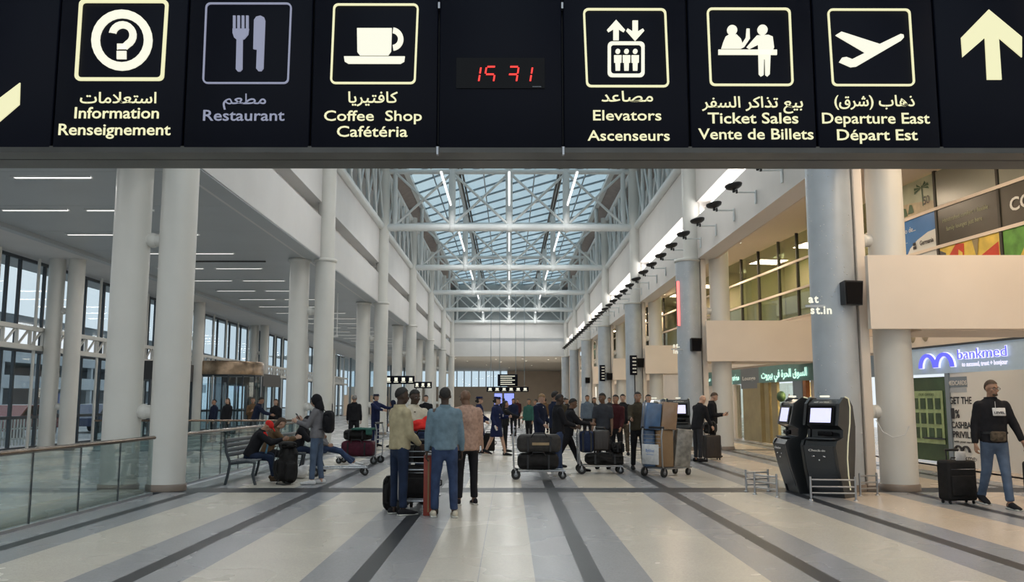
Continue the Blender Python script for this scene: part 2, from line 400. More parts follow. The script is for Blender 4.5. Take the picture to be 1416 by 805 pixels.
# ---- cross trusses
tube_me = MB().cyl((0, -3.0, 0), (0, 3.0, 0), .042, n=10).mesh('lamp_tube'); tube_me.materials.append(M('tube_emit'))
TN = {1: 'front', 2: 'first', 3: 'second', 4: 'third', 5: 'fourth', 6: 'fifth', 7: 'sixth'}
ORD = ['nearest', 'second', 'third', 'fourth', 'fifth', 'sixth', 'seventh', 'last']
def roof_truss(Y, k):
    w = 'roof truss of white steel tube, %s one spanning the hall under the glass roof' % ORD[k]
    t = thing('roof_truss', w, 'truss', (0, Y, 10.0))
    MB().cyl((-5.95, 0, 0), (5.95, 0, 0), .19, n=14).build('bottom_chord', 'steel_white', t)
    MB().cyl((-5.95, 0, 2.8), (5.95, 0, 2.8), .13, n=12).build('top_chord', 'steel_white', t)
    for i in range(5):
        MB().cyl((roofx(i), 0, 0), (roofx(i), 0, 3.9), .17 if i in (1, 2, 3) else .12, n=12).build('vertical', 'steel_white', t)
    for i in range(4):
        a, b = roofx(i), roofx(i + 1)
        MB().cyl((a, .05, .1), (b, .05, 2.75), .065, n=8).build('diagonal', 'steel_white', t)
        MB().cyl((a, -.05, 2.75), (b, -.05, .1), .065, n=8).build('diagonal', 'steel_white', t)
    for x in (-2.8, 0, 2.8): MB().ell((x, 0, 0), (.25, .22, .25)).build('node', 'steel_white', t)
for k, Y in enumerate(BAY[1:]): roof_truss(Y, k)
for k, Y in enumerate(BAY[:-1]):
    ym = Y + 8.9
    if k == 0: ym = 9
    for x, w in ((-2.8, 'left'), (0, 'middle'), (2.8, 'right')):
        t = thing('tube_light', 'long bright tube lamp hung under the roof, %s row, %s from the camera' % (w, ORD[k]), 'lamp', (x, ym, 10.9), 0, 'tube lamps under the glass roof')
        link('lamp_tube', tube_me, t)
        MB().b2(-.05, .05, -3.0, 3.0, .05, .11).build('reflector', 'steel_white', t)
        for yy in (-2.6, 2.6): MB().cyl((0, yy, .14), (0, yy, 3.0), .012, n=6).build('hanger', 'steel_white', t)
        area('tube_lamp', (0, 0, -.08), (.15, 6), P_TUBE, (1, .97, .93), parent=t)

# ---- lengthwise trusses on top of the side walls
for sx, wd in ((-1, 'left'), (1, 'right')):
    t = thing('lengthwise_truss', 'white steel lattice running lengthwise on top of the %s side wall' % wd, 'truss')
    X = 6.25 * sx
    MB().cyl((X, 3, 10.05), (X, 93, 10.05), .18, n=14).build('bottom_chord', 'steel_white', t)
    MB().cyl((X, 3, 13.1), (X, 93, 13.1), .14, n=12).build('top_chord', 'steel_white', t)
    for i in range(len(BAY) - 1):
        n = 6
        for j in range(n):
            ya = BAY[i] + (BAY[i + 1] - BAY[i]) * j / n; yb = BAY[i] + (BAY[i + 1] - BAY[i]) * (j + 1) / n
            if j: MB().cyl((X, ya, 10.1), (X, ya, 13.1), .085, n=8).build('vertical', 'steel_white', t)
            MB().cyl((X, ya, 10.1), (X, yb, 13.1), .055, n=8).build('diagonal', 'steel_white', t)
            MB().cyl((X + .09, ya, 13.1), (X + .09, yb, 10.1), .055, n=8).build('diagonal', 'steel_white', t)

# ---- columns
def lathe_me(nm, prof, m, n=32):
    me = MB().lathe((0, 0, 0), prof, n).mesh(nm); me.materials.append(M(m)); return me
c_lo = lathe_me('shaft', [(.325, 0), (.325, 6.3)], 'column_paint'); c_hi = lathe_me('upper_shaft', [(.29, 6.3), (.29, 13.2)], 'column_paint')
c_cap = lathe_me('cap_ring', [(.33, 6.2), (.38, 6.22), (.38, 6.3), (.33, 6.32)], 'column_paint'); c_base = lathe_me('base_ring', [(.35, 0), (.35, .11), (.33, .12)], 'base_ring')
c_clad = lathe_me('cladding', [(.40, .02), (.40, 6.28)], 'clad_metal', 36); c_cb = lathe_me('base_ring', [(.43, 0), (.43, .11), (.40, .12)], 'base_ring')
c_short = lathe_me('shaft', [(.325, 0), (.325, 6.3)], 'column_paint')
conn = MB().cyl((.3, 0, 0), (.62, 0, 0), .12, n=14).ell((.47, 0, 0), (.13, .14, .14)).mesh('connector'); conn.materials.append(M('column_paint'))
dots = MB()
for k in range(90):
    a = R(random.Random(k).uniform(180, 330)); z = .6 + 5.5 * random.Random(k + 500).random()
    dots.ell((.402 * math.cos(a), .402 * math.sin(a), z), (.011, .011, .011), nu=6, nv=4)
dots = dots.mesh('light_dots'); dots.materials.append(M('white_paint'))  # white-painted beads stand in for the tiny lights on the cladding
for k, Y in enumerate(BAY):
    o = ORD[k]
    t = thing('round_column', 'tall round white column of the left inner row, %s from the camera' % o, 'column', (-6.17, Y, 0))
    link('shaft', c_lo, t); link('upper_shaft', c_hi, t); link('cap_ring', c_cap, t); link('base_ring', c_base, t)
    for z in (1.4, 4.56): link('connector', conn, t, (0, 0, z), math.pi)
    t = thing('round_column', 'round white column of the left outer row, paired with the %s inner one' % o, 'column', (-7.03, Y, 0))
    link('shaft', c_short, t); link('cap_ring', c_cap, t); link('base_ring', c_base, t)
    t = thing('clad_column', 'round column clad in light-dotted blue-grey metal on the right, %s from the camera' % o, 'column', (6.0, Y, 0))
    link('cladding', c_clad, t); link('upper_shaft', c_hi, t, (.17, 0, 0)); link('base_ring', c_cb, t); link('cap_ring', c_cap, t, scale=(1.15, 1.15, 1))
    s_ = link('light_dots', dots, t); s_['kind'] = 'stuff'
    t = thing('round_column', 'round cream column of the right outer row, %s from the camera' % o, 'column', (7.05, Y, 0))
    link('shaft', lathe_me('shaft', [(.325, 0), (.325, 7.5)], 'column_paint') if k == 0 else c_r, t) if False else link('shaft', c_short, t, scale=(1, 1, 7.5 / 6.3))
    link('base_ring', c_base, t)
    for z in (1.4, 4.56): link('connector', conn, t, (0, 0, z), math.pi)
    t = thing('pilaster', 'flat cream pilaster standing between the %s right-hand pair of columns' % o, 'pilaster', (6.48, Y - .05, 0))
    MB().rbox((0, 0, 3.15), (.17, .3, 6.3), .02).build('casing', 'warm_paint', t); MB().b2(-.1, .1, -.17, .17, 0, .1).build('plinth', 'base_ring', t)
    # window-side pair
    if k < 7:
        x = -14.5 - .035 * (Y - 28.9)
        for dx, w in ((0, 'inner'), (-.66, 'outer')):
            t = thing('slender_column', 'slender round column near the left windows, %s of the %s pair' % (w, o), 'column', (x + dx, Y, 0))
            link('shaft', c_short, t, scale=(.8, .8, 1)); link('base_ring', c_base, t, scale=(.8, .8, 1))
            if dx == 0:
                for z in (1.4, 4.56): link('connector', conn, t, (.02, 0, z), math.pi, scale=(.8, .8, .8))

# ---- left window wall
WW = struct('window_2')
def wx(Y): return -15.85 - .03 * (Y - 27)
ang = math.atan(.03)
pz = [('upper_pane', 4.0, 6.15), ('lower_pane', .12, 3.2)]
Y = -5.; k = 0
mul_me = MB().b2(-.05, .05, -.045, .045, 0, 6.25).mesh('mullion'); mul_me.materials.append(M('dark_frame'))
post_me = MB().cyl((0, 0, 0), (0, 0, 6.25), .05, n=10).mesh('round_post'); post_me.materials.append(M('column_paint'))
pm = {}
for nm, a, b in pz:
    for w in (1.6, .75):
        q = MB().b2(-.01, .01, .06, w - .06, a, b).mesh(nm); q.materials.append(M('window_glass')); pm[nm, w] = q
while Y < 92:
    w = 1.6 if k % 2 == 0 else .75
    link('mullion', mul_me, WW, (wx(Y), Y, 0), ang)
    if k % 2 == 0: link('round_post', post_me, WW, (wx(Y) + .35, Y + .5, 0))
    for nm, a, b in pz: link(nm, pm[nm, w], WW, (wx(Y), Y, 0), ang)
    Y += w; k += 1
for z in (.05, 1.05, 3.22, 3.95, 6.2): MB().box((wx(44), 44, z), (.1, 100, .1), ang).build('transom', 'dark_frame', WW)
# lattice girder at door head height
t = thing('lattice_girder', 'pale lattice girder running along the left windows at door head height', 'girder', (wx(44) + .42, 44, 0), ang)
MB().b2(-.08, .08, -50, 50, 3.84, 3.98).build('top_rail', 'column_paint', t); MB().b2(-.08, .08, -50, 50, 3.22, 3.38).build('bottom_rail', 'column_paint', t)
dg = MB().box((0, .4, 3.61), (.06, .055, .68), rot=Euler((R(-50), 0, 0))).mesh('diagonal'); dg.materials.append(M('column_paint'))
dv = MB().b2(-.05, .05, -.03, .03, 3.38, 3.84).mesh('upright'); dv.materials.append(M('column_paint'))
for i in range(110): link('diagonal', dg, t, (0, -40 + i * .8, 0)); link('upright', dv, t, (0, -40 + i * .8, 0))
# canopy outside at door height and the far side windows past the end wall
WF = struct('window_3')
for i in range(16):
    y = 94 + i * 2.9; x = wx(94) + (y - 94) * .085
    MB().b2(x - .1, x + .1, y - .12, y + .12, 0, 6.3).build('mullion', 'grey_frame', WF)
    MB().b2(x - .02, x + .02, y + .14, y + 2.75, 2.2, 6.2).build('pane', 'window_glass', WF)
    MB().b2(x - .06, x + .06, y + .1, y + 2.8, 0, 2.2).build('sill_panel', 'warm_paint', WF)

# ---- right shop front (bends gently inward with distance)
FP = [(-6, 13.2), (8, 12.6), (15, 12.0), (22, 11.05), (29.5, 10.3), (37.9, 9.68), (50, 9.0), (65, 8.5), (93, 8.2)]
def fx(Y):
    for (a, xa), (b, xb) in zip(FP, FP[1:]):
        if Y <= b: return xa + (xb - xa) * (Y - a) / (b - a)
    return FP[-1][1]
def fbox(mb, y0, y1, z0, z1, off=0., th=.1):
    """a slab lying along the shop front; off > 0 sits proud of it towards the hall"""
    a, b = Vector((fx(y0), y0, 0)), Vector((fx(y1), y1, 0)); d = b - a
    n = Vector((-d.y, d.x, 0)).normalized()
    m = (a + b) / 2 + n * (off + th / 2); return mb.box((m.x, m.y, (z0 + z1) / 2), (th, d.length, z1 - z0), math.atan2(-d.x, d.y))
def fpt(Y, z, off=0.):
    a, b = Vector((fx(Y - .3), Y - .3, 0)), Vector((fx(Y + .3), Y + .3, 0)); n = Vector((-(b - a).y, (b - a).x, 0)).normalized()
    return Vector((fx(Y), Y, z)) + n * off
def frot(Y):
    """text rotation so that it reads on the shop front seen from the hall"""
    d = fx(Y - .5) - fx(Y + .5); return (R(90), 0, -math.atan2(1., d))
WS = struct('wall_shops')
ys = [8, 11.5, 15, 17.3, 19.6, 21.9, 23.9, 26.2, 28.6, 30.3, 32, 34.1, 36.1, 37.9, 41.5, 45, 50, 55, 60, 66, 72, 80, 93]
for y0, y1 in zip(ys, ys[1:]):
    fbox(MB(), y0, y1, 2.98, 4.5).build('band_panel', 'warm_paint', WS)
    for z0 in (4.5, 5.5, 6.5):
        fbox(MB(), y0 + .04, y1 - .04, z0 + .04, z0 + .96, .02, .02).build('office_pane', 'office_glass', WS)
        fbox(MB(), y0, y1, z0 - .04, z0 + .04, .0, .1).build('rail', 'warm_paint', WS)
    fbox(MB(), y0 - .04, y0 + .04, 4.5, 7.5, .0, .09).build('mullion', 'dark_duct', WS)
    if y1 > 40:
        fbox(MB(), y0, y1, 0, 2.98).build('wall_panel', 'warm_paint', WS)
mat('office_wall', (.56, .50, .33), .7, var=.2, scale=.8)
mat('office_dark', (.20, .19, .13), .7, var=.3, scale=.8)
MB().add([(fx(8) + 2.5, 8, 4.4), (fx(22) + 2.5, 22, 4.4), (fx(30) + 2.5, 30, 4.4), (fx(93) + 2.5, 93, 4.4), (fx(8) + 2.5, 8, 7.5), (fx(22) + 2.5, 22, 7.5), (fx(30) + 2.5, 30, 7.5), (fx(93) + 2.5, 93, 7.5)],
         [(0, 1, 5, 4), (1, 2, 6, 5), (2, 3, 7, 6)]).build('office_back', 'office_wall', WS)
for z, nm, m in ((4.36, 'office_floor', 'office_dark'), (3.0, 'shop_ceiling', 'ceiling_warm')):
    yy = [8, 15, 22, 29.5, 37.9, 50, 65, 93]; MB().strip([(fx(y) + .12, y, z) for y in yy], [(fx(y) + 3.2, y, z) for y in yy], (0, 0, .05)).build(nm, m, WS)
for y in (20.2, 23.9, 28.5, 32., 36.1, 40, 46): MB().b2(fx(y) + .15, fx(y) + 2.5, y - .06, y + .06, 4.42, 7.5).build('office_partition', 'office_wall', WS)
for i, y in enumerate((18., 22., 26, 30.2, 34, 38, 43, 50, 58, 68)):
    t = thing('office_light', 'small round ceiling light glowing behind the upper office glass, %s along' % (ORD + ['ninth', 'tenth'])[i], 'lamp', (fx(y) + 1.2, y, 7.4), 0, 'office ceiling lights')
    MB().lathe((0, 0, 0), [(.13, 0), (.16, .05), (.16, .08)], 16).build('rim', 'white_paint', t); MB().lathe((0, 0, -.01), [(.11, 0), (.11, .02)], 16).build('diffuser', 'spot_emit', t)
    area('office_lamp', (0, 0, -.1), (1.2, 1.2), P_ROOM, (1, .88, .62), parent=t)

# ---- balconies reaching from the shop front to the column line
for k, Y in enumerate(BAY[1:7]):
    t = thing('balcony', 'cream balcony box bridging from shop front to the %s right-hand column pair' % ORD[k], 'balcony', (0, Y, 0))
    x1 = fx(Y) if k else 12.5
    MB().b2(6.45, x1, -.55, -.42, 2.87, 4.2).build('front_parapet', 'warm_paint', t)
    MB().b2(6.45, x1, 1.3, 1.43, 2.87, 4.2).build('rear_parapet', 'warm_paint', t)
    MB().b2(6.45, 6.6, .4, 1.3, 2.87, 4.2).build('end_parapet', 'warm_paint', t)
    MB().b2(7.42, x1, -.42, 1.3, 2.85, 3.0).build('deck', 'warm_paint', t)

# ---- warm downlights in the right aisle ceiling
dl = MB().lathe((0, 0, 0), [(.10, 0), (.13, .03), (.13, .05)], 16).mesh('rim'); dl.materials.append(M('white_paint'))
de = MB().lathe((0, 0, -.005), [(.09, 0), (.09, .02)], 16).mesh('diffuser'); de.materials.append(M('spot_emit'))
for i, y in enumerate((6, 11, 14, 19, 24, 32, 36, 44, 48, 58, 63, 73, 86)):
    t = thing('downlight', 'small round warm downlight in the right aisle ceiling', 'lamp', (8.6 if y < 50 else 7.5, y, 7.46), 0, 'downlights of the right aisle ceiling')
    link('rim', dl, t); link('diffuser', de, t)
    area('aisle_lamp', (0, 0, -.06), (1.2, 1.2), P_RIGHT * (1.15 if y < 15 else 1), (1, .80, .58), parent=t)  # enlarged panels; the nearest lamps are added to brighten camera-facing fronts
# ---- linear lights in the left ceiling
ll = MB().b2(-.8, .8, -.055, .055, 0, .03).mesh('diffuser'); ll.materials.append(M('linear_emit'))
lf = MB().b2(-.84, .84, -.09, -.055, -.005, .03).b2(-.84, .84, .055, .09, -.005, .03).mesh('trim'); lf.materials.append(M('white_paint'))
i = 0; y = 5.2
while y < 92:
    for j, x in enumerate((-9.7, -11.8)):
        t = thing('linear_light', 'slim white linear light set across the grey left aisle ceiling', 'lamp', (x, y, 6.29), 0, 'linear lights of the left aisle ceiling')
        link('diffuser', ll, t); link('trim', lf, t)
    area('left_lamp', (-10.8, y, 6.25), (3.6, .12), P_LEFT * 2, (1, .97, .93), parent=None).name = 'left_aisle_lamp'
    i += 1; y += 3.2
MB().b2(-11.9, -8.3, 29.2, 29.28, 6.28, 6.33).build('ceiling_slot', 'dark_duct', CL)
# spots in the far ceiling
for i, (x, y) in enumerate([(-6, 97), (-5, 104), (-1.5, 99), (-1, 106), (1.5, 98), (2, 103), (4.5, 100), (5.2, 97), (-3, 115), (3, 116), (0, 125)]):
    t = thing('downlight', 'tiny bright spotlight in the low ceiling past the end wall', 'lamp', (x, y, 6.26), 0, 'spotlights of the far low ceiling')
    link('rim', dl, t); link('diffuser', de, t)
    if i % 2 == 0: area('far_lamp', (0, 0, -.06), (2, 2), 230, (1, .86, .68), parent=t)
# ================================================================== OVERHEAD SIGN
YS = 5.17; ZB = onp(704, 210, YS).z; ZT = ZB + 1.32
def SX(px, py=110): return onp(px, py, YS).x
SG = thing('overhead_sign', 'huge black overhead direction sign with lit pictograms and a red clock', 'sign', (0, YS, ZB))
def sp(px, py, dy=-.012):
    p = onp(px, py, YS); return Vector((p.x, dy, p.z - ZB))
edges = [-270, -95, 78, 257, 431, 606, 778, 952, 1127, 1297, 1470, 1640]
for a, b in zip(edges, edges[1:]):
    x0, x1 = SX(a) + .005, SX(b) - .005
    MB().rbox(((x0 + x1) / 2, .02, (ZT - ZB) / 2 + .012), (x1 - x0, .045, ZT - ZB - .02), .008, 1).build('face_panel', 'sign_black', SG)
xa, xb = SX(-270), SX(1640)
MB().b2(xa, xb, .05, .38, .06, ZT - ZB).build('case', 'black_plastic', SG)
MB().b2(xa, xb, .0, .16, -.005, .035).build('front_trim', 'sign_trim', SG)
MB().b2(xa, xb, .19, .39, .0, .055).build('underside_trim', 'sign_trim', SG)
MB().b2(xa, xb, .16, .19, .02, .06).build('underside_gap', 'black_plastic', SG)
for px in (-90, 606, 778, 1480):
    x = SX(px); MB().cyl((x, .2, ZT - ZB), (x, .2, 10 - ZB), .03, n=10).build('hanger', 'grey_frame', SG)
for px in (606, 778):
    x = SX(px); MB().b2(x - .006, x + .006, -.012, .02, -.02, .03).build('clip', 'bright_steel', SG)
    MB().b2(x - .006, x + .006, -.012, .02, ZT - ZB - .4, ZT - ZB - .36).build('clip', 'bright_steel', SG)
TH = Vector((0, .01, 0))
def poly(pts, m='lit_letter', nm='pictogram'):
    P = [sp(*p) for p in pts]; n = len(P); vs = P + [p + TH for p in P]
    bm = bmesh.new(); V = [bm.verts.new(v) for v in vs]
    try:
        bm.faces.new(V[:n]); bm.faces.new(V[n:][::-1])
    except ValueError: pass
    for i in range(n): bm.faces.new((V[i], V[(i + 1) % n], V[n + (i + 1) % n], V[n + i]))
    bm.normal_update(); bmesh.ops.triangulate(bm, faces=[f for f in bm.faces if len(f.verts) > 4], ngon_method='EAR_CLIP')
    me = bpy.data.meshes.new(nm); bm.to_mesh(me); bm.free(); me.materials.append(M(m)); return link(nm, me, SG)
def ring(outer, inner, m='lit_letter', nm='pictogram'):
    return MB().strip([sp(*p) for p in outer], [sp(*p) for p in inner], TH).build(nm, m, SG)
def rrect(x0, y0, x1, y1, r, sh=(0, 0)):
    pts = []
    for cx, cy, a0 in ((x1 - r, y0 + r, -90), (x1 - r, y1 - r, 0), (x0 + r, y1 - r, 90), (x0 + r, y0 + r, 180)):
        for k in range(5): a = R(a0 + k * 22.5); pts.append((cx + r * math.cos(a), cy + r * math.sin(a)))
    pts.append(pts[0])
    ym = (y0 + y1) / 2; h = (y1 - y0) / 2
    return [(x + (sh[0] if y < ym else sh[1]), y) for x, y in pts]
def frame(x0, y0, x1, y1, w, m, sh):
    ring(rrect(x0, y0, x1, y1, 7, sh), rrect(x0 + w, y0 + w, x1 - w, y1 - w, 5, sh), m, 'pictogram_frame')
def circ(cx, cy, r, n=28, a0=0, a1=360): return [(cx + r * math.cos(R(a0 + (a1 - a0) * k / n)), cy + r * math.sin(R(a0 + (a1 - a0) * k / n))) for k in range(n + (0 if a1 - a0 == 360 else 1))]
def disc(cx, cy, r, m='lit_letter'): poly(circ(cx, cy, r, 20), m)
def stext(body, px, py, hpx, m='lit_letter', w=None, bold=.012):
    s = 5.3 / 1200; p = sp(px, py); text(body, p, hpx * s, m, SG, width=w * s if w else None, bold=bold, depth=.004)
# information
frame(108, 1, 231, 113, 4.5, 'lit_letter', (3, -3))
o_ = circ(170, 57, 42); i_ = circ(170, 57, 30.5); ring(o_ + o_[:1], i_ + i_[:1], 'lit_white')
q = [(a, b) for a, b in zip(circ(171, 50, 19, 14, -170, 62), circ(171, 50, 9.5, 14, -170, 62))]
ring([a for a, b in q] + [(176.5, 70)], [b for a, b in q] + [(163.5, 70)], 'lit_white')
ring([(176.5, 62), (176.5, 70)], [(163.5, 62), (163.5, 70)], 'lit_white'); poly([(163, 72), (176, 72), (176, 83), (163, 83)], 'lit_white')
stext(arabic('استعلامات'), 165, 144, 22, w=106, bold=.008)
stext('Information', 163, 165, 23, w=117, bold=.010); stext('Renseignement', 160, 188, 23, w=155, bold=.010)
# restaurant, its lamp out
frame(283, 5, 402, 117, 2.2, 'dim_letter', (2, -2))
for k in range(4): poly([(323 + 6 * k, 23), (326.5 + 6 * k, 23), (326.5 + 6 * k, 42), (323 + 6 * k, 42)], 'dim_letter')
poly([(322.5, 41), (345, 41), (344, 49), (339, 55), (336.5, 56), (336, 97), (333, 100), (329.5, 100), (327, 97), (328, 56), (324.5, 53), (322.5, 47)], 'dim_letter')
poly([(352, 29), (355, 24.5), (361, 23), (366, 25.5), (367.5, 30), (365, 96), (362, 99.5), (358, 99.5), (355, 96), (356, 70), (351, 69)], 'dim_letter')
stext(arabic('مطعم'), 339, 145, 21, 'dim_letter', w=60, bold=.009); stext('Restaurant', 338, 168, 22, 'dim_letter', w=113, bold=.009)
# coffee shop
frame(459, 6, 577, 117, 2.6, 'lit_letter', (2, -2))
poly([(494, 40), (542, 40), (541, 72), (537, 77.5), (498, 77.5), (494.5, 73)], 'lit_white')
ring(circ(542, 55, 16, 14, -82, 82), circ(542, 55, 8.5, 14, -82, 82), 'lit_white')
poly([(476, 79), (560, 79), (559, 86), (554, 89), (482, 89), (477, 86)], 'lit_white')
stext(arabic('كافتيريا'), 516, 143, 22, w=69, bold=.009); stext('Coffee  Shop', 516, 168, 21, w=136, bold=.008); stext('Cafétéria', 515, 190, 22, w=98, bold=.008)
# elevators
frame(808, 12, 923, 121, 2.8, 'lit_letter', (-2, 2))
def arrow(cx, tip, base, hw, sw, hl): 
    d = 1 if base > tip else -1
    poly([(cx, tip), (cx + hw, tip + d * hl), (cx + hw - 2, tip + d * (hl + 3)), (cx + sw, tip + d * (hl - 1)), (cx + sw, base), (cx - sw, base), (cx - sw, tip + d * (hl - 1)), (cx - hw + 2, tip + d * (hl + 3)), (cx - hw, tip + d * hl)], 'lit_white')
arrow(851.5, 28, 56, 12.5, 3.8, 14); arrow(878, 57, 29, 12.5, 3.8, 14)
ring(rrect(840, 58, 891, 107, 6), rrect(844.5, 62.5, 886.5, 102.5, 4), 'lit_white')
for cx in (854, 866, 878):
    disc(cx, 71.5, 3.3, 'lit_white'); poly([(cx - 5.2, 77), (cx + 5.2, 77), (cx + 5, 87), (cx + 3.4, 87), (cx + 3, 98), (cx - 3, 98), (cx - 3.4, 87), (cx - 5, 87)], 'lit_white')
stext(arabic('مصاعد'), 867, 141, 21, w=72, bold=.009); stext('Elevators', 867, 167, 21, w=95, bold=.008); stext('Ascenseurs', 869, 195, 21, w=114, bold=.009)
# ticket sales
frame(979, 11, 1095, 119, 2.8, 'lit_letter', (-2, 2))
poly([(993, 69), (1074, 69), (1074, 76), (993, 76)], 'lit_white')
disc(1012, 42, 7, 'lit_white'); poly([(1003, 51), (1008, 48), (1018, 48), (1024, 54), (1026, 60), (1031, 52), (1032, 40), (1036, 40), (1036.5, 54), (1029, 65), (1024, 67.5), (997, 67.5), (1000, 58)], 'lit_white')
disc(1054, 41.5, 7, 'lit_white'); poly([(1046, 49.5), (1062, 48.5), (1068, 51), (1070, 66), (1065, 77), (1064, 103), (1061, 106), (1058, 104), (1057.5, 82), (1056, 82), (1055.5, 104), (1052, 106), (1049, 103), (1048, 62), (1036, 68), (1032, 65.5), (1041, 55)], 'lit_white')
stext(arabic('بيع تذاكر السفر'), 1040, 149, 22, w=141, bold=.009); stext('Ticket Sales', 1041, 171, 22, w=126, bold=.010); stext('Vente de Billets', 1045, 193, 22, w=160, bold=.009)
# departure east
frame(1147, 12, 1262, 119, 2.6, 'lit_letter', (-3, 3))
poly([(1155, 49), (1163, 44), (1216, 61), (1245, 47), (1249, 48), (1249.5, 52), (1246, 56), (1184, 92), (1176, 93), (1160, 86), (1164, 80), (1170, 79), (1178, 82), (1196, 73)], 'lit_white')
stext(arabic('ذهاب (شرق)'), 1209, 147, 22, w=112, bold=.009); stext('Departure East', 1211, 171, 22, w=150, bold=.009); stext('Départ Est', 1213, 194, 22, w=112, bold=.010)
# arrows
poly([(1367, 13), (1413, 51), (1413, 79), (1381, 52), (1385, 110), (1365, 110), (1362, 52), (1331, 79), (1329, 52)], 'lit_letter')
poly([(30, 116), (29, 146), (-15, 184), (-40, 184), (-70, 150), (-70, 120), (-45, 146), (-28, 160)], 'lit_letter')
poly([(-60, 185), (30 - 95, 200), (-95, 215), (-95, 190)], 'lit_letter') if False else None
# clock
MB().b2(SX(631, 100), SX(753, 100), -.012, .0, sp(0, 123).z, sp(0, 81).z).build('clock_window', 'black_gloss', SG)
def seg(cx, cy, segs):
    w, h = 6.5, 10.5; S = {'a': ((-w, -h), (w, -h)), 'b': ((w, -h), (w, 0)), 'c': ((w, 0), (w, h)), 'd': ((-w, h), (w, h)), 'e': ((-w, 0), (-w, h)), 'f': ((-w, -h), (-w, 0)), 'g': ((-w, 0), (w, 0))}
    for k in segs:
        (x0, y0), (x1, y1) = S[k]; t = 1.1; v = x0 == x1
        P = [(x0 - t, y0 + 1.2), (x0 + t, y0 + 1.2), (x1 + t, y1 - 1.2), (x1 - t, y1 - 1.2)] if v else [(x0 + 1.2, y0 - t), (x1 - 1.2, y0 - t), (x1 - 1.2, y0 + t), (x0 + 1.2, y0 + t)]
        pts = [sp(cx + x - (y) * .16, cy + y, -.016) for x, y in P]
        MB().add(pts + [p + Vector((0, .003, 0)) for p in pts], [(0, 1, 2, 3), (7, 6, 5, 4), (0, 4, 5, 1), (1, 5, 6, 2), (2, 6, 7, 3), (3, 7, 4, 0)]).build('digit_segment', 'led_red', SG)
seg(657, 104, 'bc'); seg(677.5, 104, 'afgc'); seg(709, 104, 'abgc'); seg(728, 104, 'bc')
MB().b2(SX(736), SX(748), -.016, -.012, sp(0, 121.6).z, sp(0, 120.4).z).build('maker_plate', 'grey_plastic', SG)

# ================================================================== SMALLER SIGNS AND FITTINGS
mat('screen_blue', (.2, .25, .6), .4, emit=(.33, .38, .95), estr=.9)
mat('screen_lilac', (.6, .6, .9), .3, emit=(.62, .62, .86), estr=.95)
mat('neon_red', (.9, .2, .2), .4, emit=(1., .25, .22), estr=1.2)
mat('teal_fascia', (.14, .27, .25), .5, var=.1); mat('neon_green', (.6, .9, .8), .4, emit=(.62, 1., .88), estr=1.0)
mat('bank_fascia', (.36, .44, .50), .4, var=.05, emit=(.36, .48, .58), estr=.25); mat('bank_blue', (.08, .09, .6), .4, emit=(.12, .13, .85), estr=1.0); mat('bank_white', (.8, .8, 1), .4, emit=(.75, .76, 1.), estr=1.0)
mat('white_print', (.75, .74, .70), .5); mat('black_print', (.03, .03, .035), .5); mat('green_glass', (.05, .09, .045), .25, var=.25, scale=2)
mat('green_poster', (.34, .44, .22), .5, var=.2, scale=6); mat('wood_olive', (.30, .24, .12), .4, var=.15, scale=2); mat('wood_orange', (.42, .16, .05), .45, var=.3, scale=3)
mat('shop_yellow', (.75, .62, .30), .6, emit=(1, .80, .42), estr=.35); mat('leaf_green', (.05, .10, .05), .6)
def hang_sign(nm, lab, x, y, z, w, h, n, m='lit_white', rods=True, top=6.3, post=None, rows=0):
    t = thing(nm, lab, 'sign', (x, y, z))
    MB().rbox((0, 0, 0), (w, .12, h), .01, 1).build('case', 'sign_black', t)
    for i in range(n):
        cx = -w / 2 + w * (i + .5) / n; MB().rbox((cx, -.065, .06 * h), (w / n * .42, .01, h * .42), .004, 1).build('lit_symbol', m, t)
        MB().b2(cx - w / n * .3, cx + w / n * .3, -.068, -.06, -h * .3, -h * .22).build('caption', m, t)
    for j in range(rows):
        MB().b2(-w * .36, w * (.36 if j % 2 == 0 else .22), -.068, -.06, h * (.34 - .17 * j) - .02, h * (.34 - .17 * j) + .03).build('text_row', m, t)
    if rods:
        for sx in (-.4, .4): MB().cyl((w * sx, 0, h / 2), (w * sx, 0, top - z), .02, n=6).build('hanger', 'grey_frame', t)
    if post: MB().cyl((post, 0, -z), (post, 0, h / 2), .035, n=8).build('post', 'dark_frame', t); MB().lathe((post, 0, -z), [(.2, 0), (.2, .02), (.04, .04)], 14).build('foot', 'dark_frame', t)
    return t
p = onp(553, 525.5, 45); hang_sign('direction_sign', 'black direction sign with four lit symbols by the left columns', p.x, 45, p.z, 1.52, .42, 4, rods=False, post=-.6)
p = onp(585, 532.5, 52); hang_sign('direction_sign', 'smaller black direction sign with three lit symbols behind the four-symbol one', p.x, 52, p.z, 1.05, .38, 3, rods=False, post=-.4)
p = onp(702, 526, 67.35); hang_sign('notice_sign', 'square black hanging sign with rows of white text, hall centre', p.x, 67.35, p.z, 1.55, .92, 0, rows=5, top=9.85)
p = onp(702, 538.5, 67.6); hang_sign('direction_sign', 'long black hanging sign with bright symbols under the square one', p.x, 67.6, p.z, 3.25, .38, 6, top=9.9)
